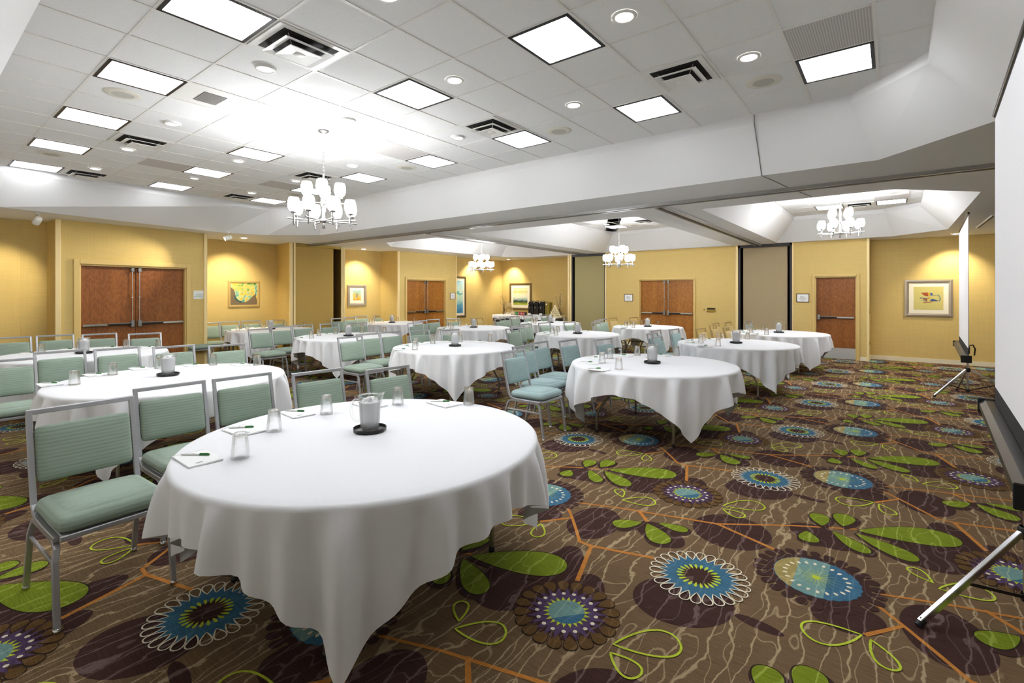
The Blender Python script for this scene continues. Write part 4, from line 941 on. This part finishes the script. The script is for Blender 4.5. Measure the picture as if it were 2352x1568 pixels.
for ti,(T,(cx,cy)) in enumerate(TC.items()):
    nm=TN[T]; near='of '+nm; qx,qy={'T1':(-2.45,1.77),'T2':(-5.69,1.73)}.get(T,(cx,cy)); sc={'T1':1.035,'T2':1.03,'T7':.95,'T8':.9,'T9':.92,'T10':.88,'T11':.9,'T12':.88,'T13':.97,'T14':.96}.get(T,1); sf_=min(sc,1)
    rt_=pt.put((cx,cy,0),0,'round folding banquet table under white cloth, '+nm.replace('the ','',1),'round banquet tables'); rt_.scale=(sc,sc,1)
    chs=[]
    for k,x,y in RAIL[T]:
        tan=(T,k) in TANC; fa=A((FACE[k] if T!='T7' else 0)+rnd.uniform(-.8,.8)); y-=(.035,.02,0,0,0)[k] if T!='T7' else 0
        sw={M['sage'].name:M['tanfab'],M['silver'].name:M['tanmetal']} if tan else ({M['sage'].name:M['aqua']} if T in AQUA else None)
        if k in (0,1,3,4) and T not in ('T1','T2','T3','T4','T5','T7'):
            kk={0:.972 if T!='T14' else .985,1:.985,3:1.012 if T!='T13' else 1.0,4:1.026 if T!='T13' else 1.0}[k]; x*=kk; y*=kk
        ox,oy=x+.31*cos(fa),y+.31*sin(fa)
        if T=='T1' and k==0: ox,oy=ox*.955,oy*.955+.035
        chs.append((ox,oy,fa))
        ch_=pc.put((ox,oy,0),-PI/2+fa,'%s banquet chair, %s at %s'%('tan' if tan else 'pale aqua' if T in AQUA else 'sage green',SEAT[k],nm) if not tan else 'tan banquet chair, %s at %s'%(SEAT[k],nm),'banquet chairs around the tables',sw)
        if T=='T1' and k==0: ch_.scale=(1.045,)*3
    # the cloth rests on any seat pushed in under the table
    B=CL[(0,2,1,3)[ti%4]]; q=MB(); q.f,q.mi,q.sm=B.f,B.mi,B.sm; ra=(A(3.5) if T=='T1' else 0 if T=='T4' else PI/2*(ti%4))
    for x,y,z in B.v:
        x,y=sc*(x*cos(ra)-y*sin(ra)),sc*(x*sin(ra)+y*cos(ra))
        for ox,oy,fa in chs:
            dx,dy=cx+x-ox,cy+y-oy; u=dx*cos(fa)+dy*sin(fa); v=-dx*sin(fa)+dy*cos(fa)
            if z<.53 and abs(v)<.272 and -.22<u<.30: z=.53-.012*max(0,.53-z)
        q.v.append((x,y,z))
    o=q.build('tablecloth',M['linen']); o.location=(cx,cy,0)
    tag(o,'white square tablecloth draped over '+nm,'tablecloth','white tablecloths')
    for k in range(5):
        if T=='T3' and k==0: continue
        px,py=qx+PADP[k][0]*sf_+rnd.uniform(-.015,.015),qy+PADP[k][1]*sf_+rnd.uniform(-.015,.015)
        ra=A(FACE[k]*.5+rnd.uniform(-5,5))
        pp_.put((px,py,ZT+.0025),ra,'white notepad at the %s %s'%(SEAT[k],near),'notepads on the tables')
        pe.put((px-.045,py+.005,ZT+.0097),ra+A(38+rnd.uniform(-8,8)),'green capped pen at the %s %s'%(SEAT[k],near),'pens on the notepads')
        pg.put((qx+GLP[k][0]*sf_+rnd.uniform(-.02,.02),qy+GLP[k][1]*sf_+rnd.uniform(-.02,.02),ZT+.0025),rnd.uniform(0,1),'upturned clear tumbler at the %s %s'%(SEAT[k],near),'upturned tumblers on the tables')
    ptr.put((qx,qy,ZT+.0025),rnd.uniform(0,1),'round black tray under the pitcher on '+nm,'black trays on the tables')
    pj_.put((qx,qy,ZT+.0095),YAW+A(rnd.uniform(-15,25)),'clear pitcher of iced water on '+nm,'water pitchers on the tables')

# ------------------------------------------------------------------ coffee buffet in the far corner
def buffet(x0,x1,y0,y1,h,lb,lbc):
    t=thing('buffet_table',lb,'table',((x0+x1)/2,(y0+y1)/2,0)); w_,d=x1-x0,y1-y0
    b=MB(); b.box((0,0,h-.02),(w_,d,.03),ch=.003); b.build('table_top',M['plywood'],t)
    for sx in(-1,1):
        for sy in(-1,1): l=MB(); l.tube([(sx*(w_/2-.12),sy*(d/2-.1),h-.03),(sx*(w_/2-.12),sy*(d/2-.1),0)],.014,8); l.build('leg',M['steel'],t)
    s=thing('table_skirt','black pleated skirt around the '+lbc,'table skirt',((x0+x1)/2,(y0+y1)/2,0))
    b=MB(); pts=[]
    for (ax,ay),(bx,by) in (((-w_/2,d/2),(-w_/2,-d/2)),((-w_/2,-d/2),(w_/2,-d/2)),((w_/2,-d/2),(w_/2,d/2))):
        k=max(6,int(math.hypot(bx-ax,by-ay)/.03)); 
        for i in range(k): u=i/k; nx,ny=(by-ay),-(bx-ax); l=math.hypot(nx,ny); o_=.012+.012*(i%2); pts.append((ax+(bx-ax)*u-nx/l*-o_,ay+(by-ay)*u-ny/l*-o_))
    vs=[(x,y,h-.035) for x,y in pts]+[(x,y,.01) for x,y in pts]; n=len(pts); b.add(vs,[(i,i+1,n+i+1,n+i) for i in range(n-1)]); b.build('pleated_fabric',M['skirt'],s)
    o=MB(); k=40; 
    vs=[];fs=[]
    pr=[(-d/2-.03,-.12),(-d/2-.028,-.03),(-d/2-.015,.003),(0,.004),(d/2+.008,.003),(d/2+.02,-.05)]
    for i in range(k+1):
        x=-w_/2-.03+(w_+.06)*i/k
        for j,(yy,zz) in enumerate(pr): vs.append((x,yy-.01*sin(i*1.9)*(1 if j<2 else 0),h+zz+(.012*sin(i*.7) if j==0 else 0)))
    m_=len(pr); fs=[(i*m_+j,(i+1)*m_+j,(i+1)*m_+j+1,i*m_+j+1) for i in range(k) for j in range(m_-1)]
    o.add(vs,fs,0,True); q=o.build('buffet_cloth',M['linen']); q.location=((x0+x1)/2,(y0+y1)/2,.004); tag(q,'white cloth on the '+lbc,'tablecloth')
BZ=.794
buffet(-11.55,-9.2,13.72,14.32,BZ-.010,'long skirted buffet table against the far back wall','long buffet table'); buffet(-9.05,-8.62,13.35,14.0,BZ-.040,'short skirted side table right of the buffet urns','short side table')
def small(name,lb,cat,fn,group=None):
    t=thing(name,lb,cat,(0,0,0),0,group); fn(t); return Proto(t)
def f_glass(t): b=MB(); b.lathe([(.030,0),(.027,.05),(.024,.072),(.0,.073)],10); b.build('glass_body',M['glass'],t)
pgl=small('buffet_glass','','glass',f_glass)
cnt=[7,6,6,5,4,3]
for r_,c_ in enumerate(cnt):
    for k in range(c_): pgl.put((-11.02+(k-(c_-1)/2)*.062,13.98,BZ+.0745*r_),0,'clear glass in the stacked glass pyramid on the buffet','glasses in the buffet pyramid')
def f_cup(t):
    b=MB(); b.lathe([(0,0),(.022,0),(.024,.004),(.036,.04),(.041,.068),(.038,.068),(.033,.042),(.0,.008)],14); b.build('cup_body',M['ivory'],t); b=MB(); b.tube([(.037,0,.055),(.055,0,.05),(.055,0,.03),(.034,0,.024)],.004,6); b.build('handle',M['ivory'],t)
pcu=small('coffee_cup','','cup',f_cup)
for r_ in range(6):
    c_=6-r_
    for k in range(c_): pcu.put((-8.80+(k-(c_-1)/2)*.084,13.62,BZ-.03+.0685*r_),-PI/2,'ivory coffee cup in the cup pyramid on the side table','cups in the cup pyramid')
def f_stack(t):
    b=MB(); b.lathe([(0,0),(.045,0),(.07,.012),(.072,.015),(.05,.008),(0,.006)],16); b.build('saucer_body',M['ivory'],t)
psa=small('saucer','','saucer',f_stack)
for x,n_,w_ in ((-8.98,5,'left'),(-8.56-.06,7,'right')):
    for k in range(n_): psa.put((x,13.80,BZ-.03+.012*k),0,'ivory saucer stacked %s of the cup pyramid'%w_,'saucers stacked %s of the cups'%w_)
def f_can(t): b=MB(); b.lathe([(0,0),(.030,0),(.033,.006),(.033,.112),(.028,.122),(0,.122)],14); b.build('can_body',M['red'],t); b=MB(); b.lathe([(0,.1225),(.026,.1235),(.028,.122)],14); b.build('can_lid',M['nickel'],t); b=MB(); b.box((0,-.0325,.06),(.02,.003,.06)); b.build('pale_mark',M['label'],t)
pca=small('drink_can','','can',f_can)
for k in range(5): pca.put((-10.47+k*.068,13.86,BZ),0,'red drink can in the row on the buffet','red cans on the buffet')
for k in range(2): pca.put((-10.62+k*.07,13.86,BZ),0,'green drink can beside the red cans','green cans on the buffet',{M['red'].name:M['green']})
pca.drop()
def f_bot(t): b=MB(); b.lathe([(0,0),(.022,0),(.022,.07),(.009,.1),(.009,.12),(0,.12)],10); b.build('bottle_body',M['glass'],t); b=MB(); b.lathe([(.0105,.112),(.0105,.13),(0,.13)],8); b.build('bottle_cap',M['label'],t)
pbo=small('small_bottle','','bottle',f_bot)
for k in range(4): pbo.put((-10.84+k*.055,13.88,BZ),0,'small clear bottle between glasses and cans','small bottles on the buffet')
def f_urn(t):
    b=MB(); b.box((0,0,.20),(.20,.22,.34),ch=.02); b.box((0,0,.02),(.21,.26,.04),ch=.006); b.build('body',M['urn'],t)
    b=MB(); b.box((0,.0,.43),(.205,.23,.12),ch=.03); b.build('brew_head',M['urn'],t); b=MB(); b.tube([(-.07,0,.485),(-.06,0,.525),(.06,0,.525),(.07,0,.485)],.008,6); b.build('handle',M['black'],t)
    b=MB(); b.box((.0,-.117,.42),(.07,.006,.09),ch=.002); b.build('brown_panel',M['housing'],t)
    b=MB(); b.box((-.065,-.117,.46),(.03,.006,.035)); b.build('white_tag',M['label'],t)
    b=MB(); b.tube([(0,-.10,.30),(0,-.15,.30),(0,-.155,.25)],.011,8); b.box((0,-.15,.325),(.02,.05,.02)); b.build('spout',M['nickel'],t)
pu=small('coffee_urn','','coffee urn',f_urn)
for k,w_ in enumerate(('leftmost','middle','rightmost')): pu.put((-10.02+.235*k,14.02,BZ),0,'black coffee urn with spout, %s of the three on the buffet'%w_,'coffee urns on the buffet')
t=thing('steel_urn','olive toned steel dispenser box right of the black urns','coffee urn',(-9.335,14.05,BZ)); b=MB(); b.box((0,0,.235),(.18,.22,.47),ch=.015); b.build('body',M['olive'],t); b=MB(); b.box((-.02,-.112,.40),(.05,.004,.05)); b.build('white_tag',M['label'],t); b=MB(); b.tube([(-.07,0,.46),(-.05,0,.50),(.05,0,.50),(.07,0,.46)],.006,6); b.build('handle',M['black'],t)
t=thing('black_tumbler','small black cup standing left of the coffee urns','cup',(-10.125,13.79,BZ)); b=MB(); b.lathe([(0,0),(.035,0),(.045,.11),(.041,.11),(.033,.01),(0,.008)],14); b.build('cup_body',M['urn'],t)
for x,lb in ((-9.985,'white card box before the leftmost coffee urn'),(-9.50,'white card box before the steel dispenser')):
    t=thing('card_box',lb,'box',(x,13.80,BZ),.2); b=MB(); b.box((0,0,.045),(.09,.06,.09),ch=.002); b.build('box_body',M['label'],t)
b=MB(); b.box((0,0,.015),(.42,.20,.03),ch=.008); b.box((.05,.02,.036),(.34,.15,.014),ch=.005); o=b.build('folded_napkin',M['linen']); o.location=(-9.75,13.775,BZ); tag(o,'folded white napkins lying before the coffee urns','napkin')
def vase(x,y,z,seed,lb,hh):
    t=thing('branch_vase',lb,'vase',(x,y,z)); b=MB(); b.lathe([(0,0),(.05,0),(.06,.05),(.045,.16),(.03,.2),(.034,.22),(.028,.21),(.0,.02)],16); b.build('vase_body',M['ceramic'],t)
    r=random.Random(seed); b=MB(); d=MB()
    for k in range(9):
        a=r.uniform(0,2*PI); sp=r.uniform(.05,.26); h=r.uniform(.55,1)*hh; pts=[(0,0,.15)]
        for i in range(1,7): u=i/6; pts.append((sp*cos(a)*u**1.4+r.uniform(-.012,.012),sp*sin(a)*u**1.4*.6+r.uniform(-.012,.012),.15+h*u))
        b.tube(pts,[.004]*4+[.003,.0025,.0015],5)
        for i in range(2,7):
            for _ in range(3): 
                q=Vector(pts[i])+Vector((r.uniform(-.03,.03),r.uniform(-.03,.03),r.uniform(-.04,.03))); d.box(q,(.012,.012,.016),ch=.003); b.tube([pts[i-1],q],.0012,4,cap=False)
    b.build('branches',M['twig'],t); o=d.build('buds',M['bud'],t); o['kind']='stuff'
vase(-11.35,14.1,BZ,3,'vase of dry budding branches behind the glass pyramid',.62); vase(-8.80,13.92,BZ-.026,8,'vase of dry branches half hidden by the wall trim beside the cups',.68)
for p in (pgl,pcu,psa,pbo): p.drop()
pc.drop()
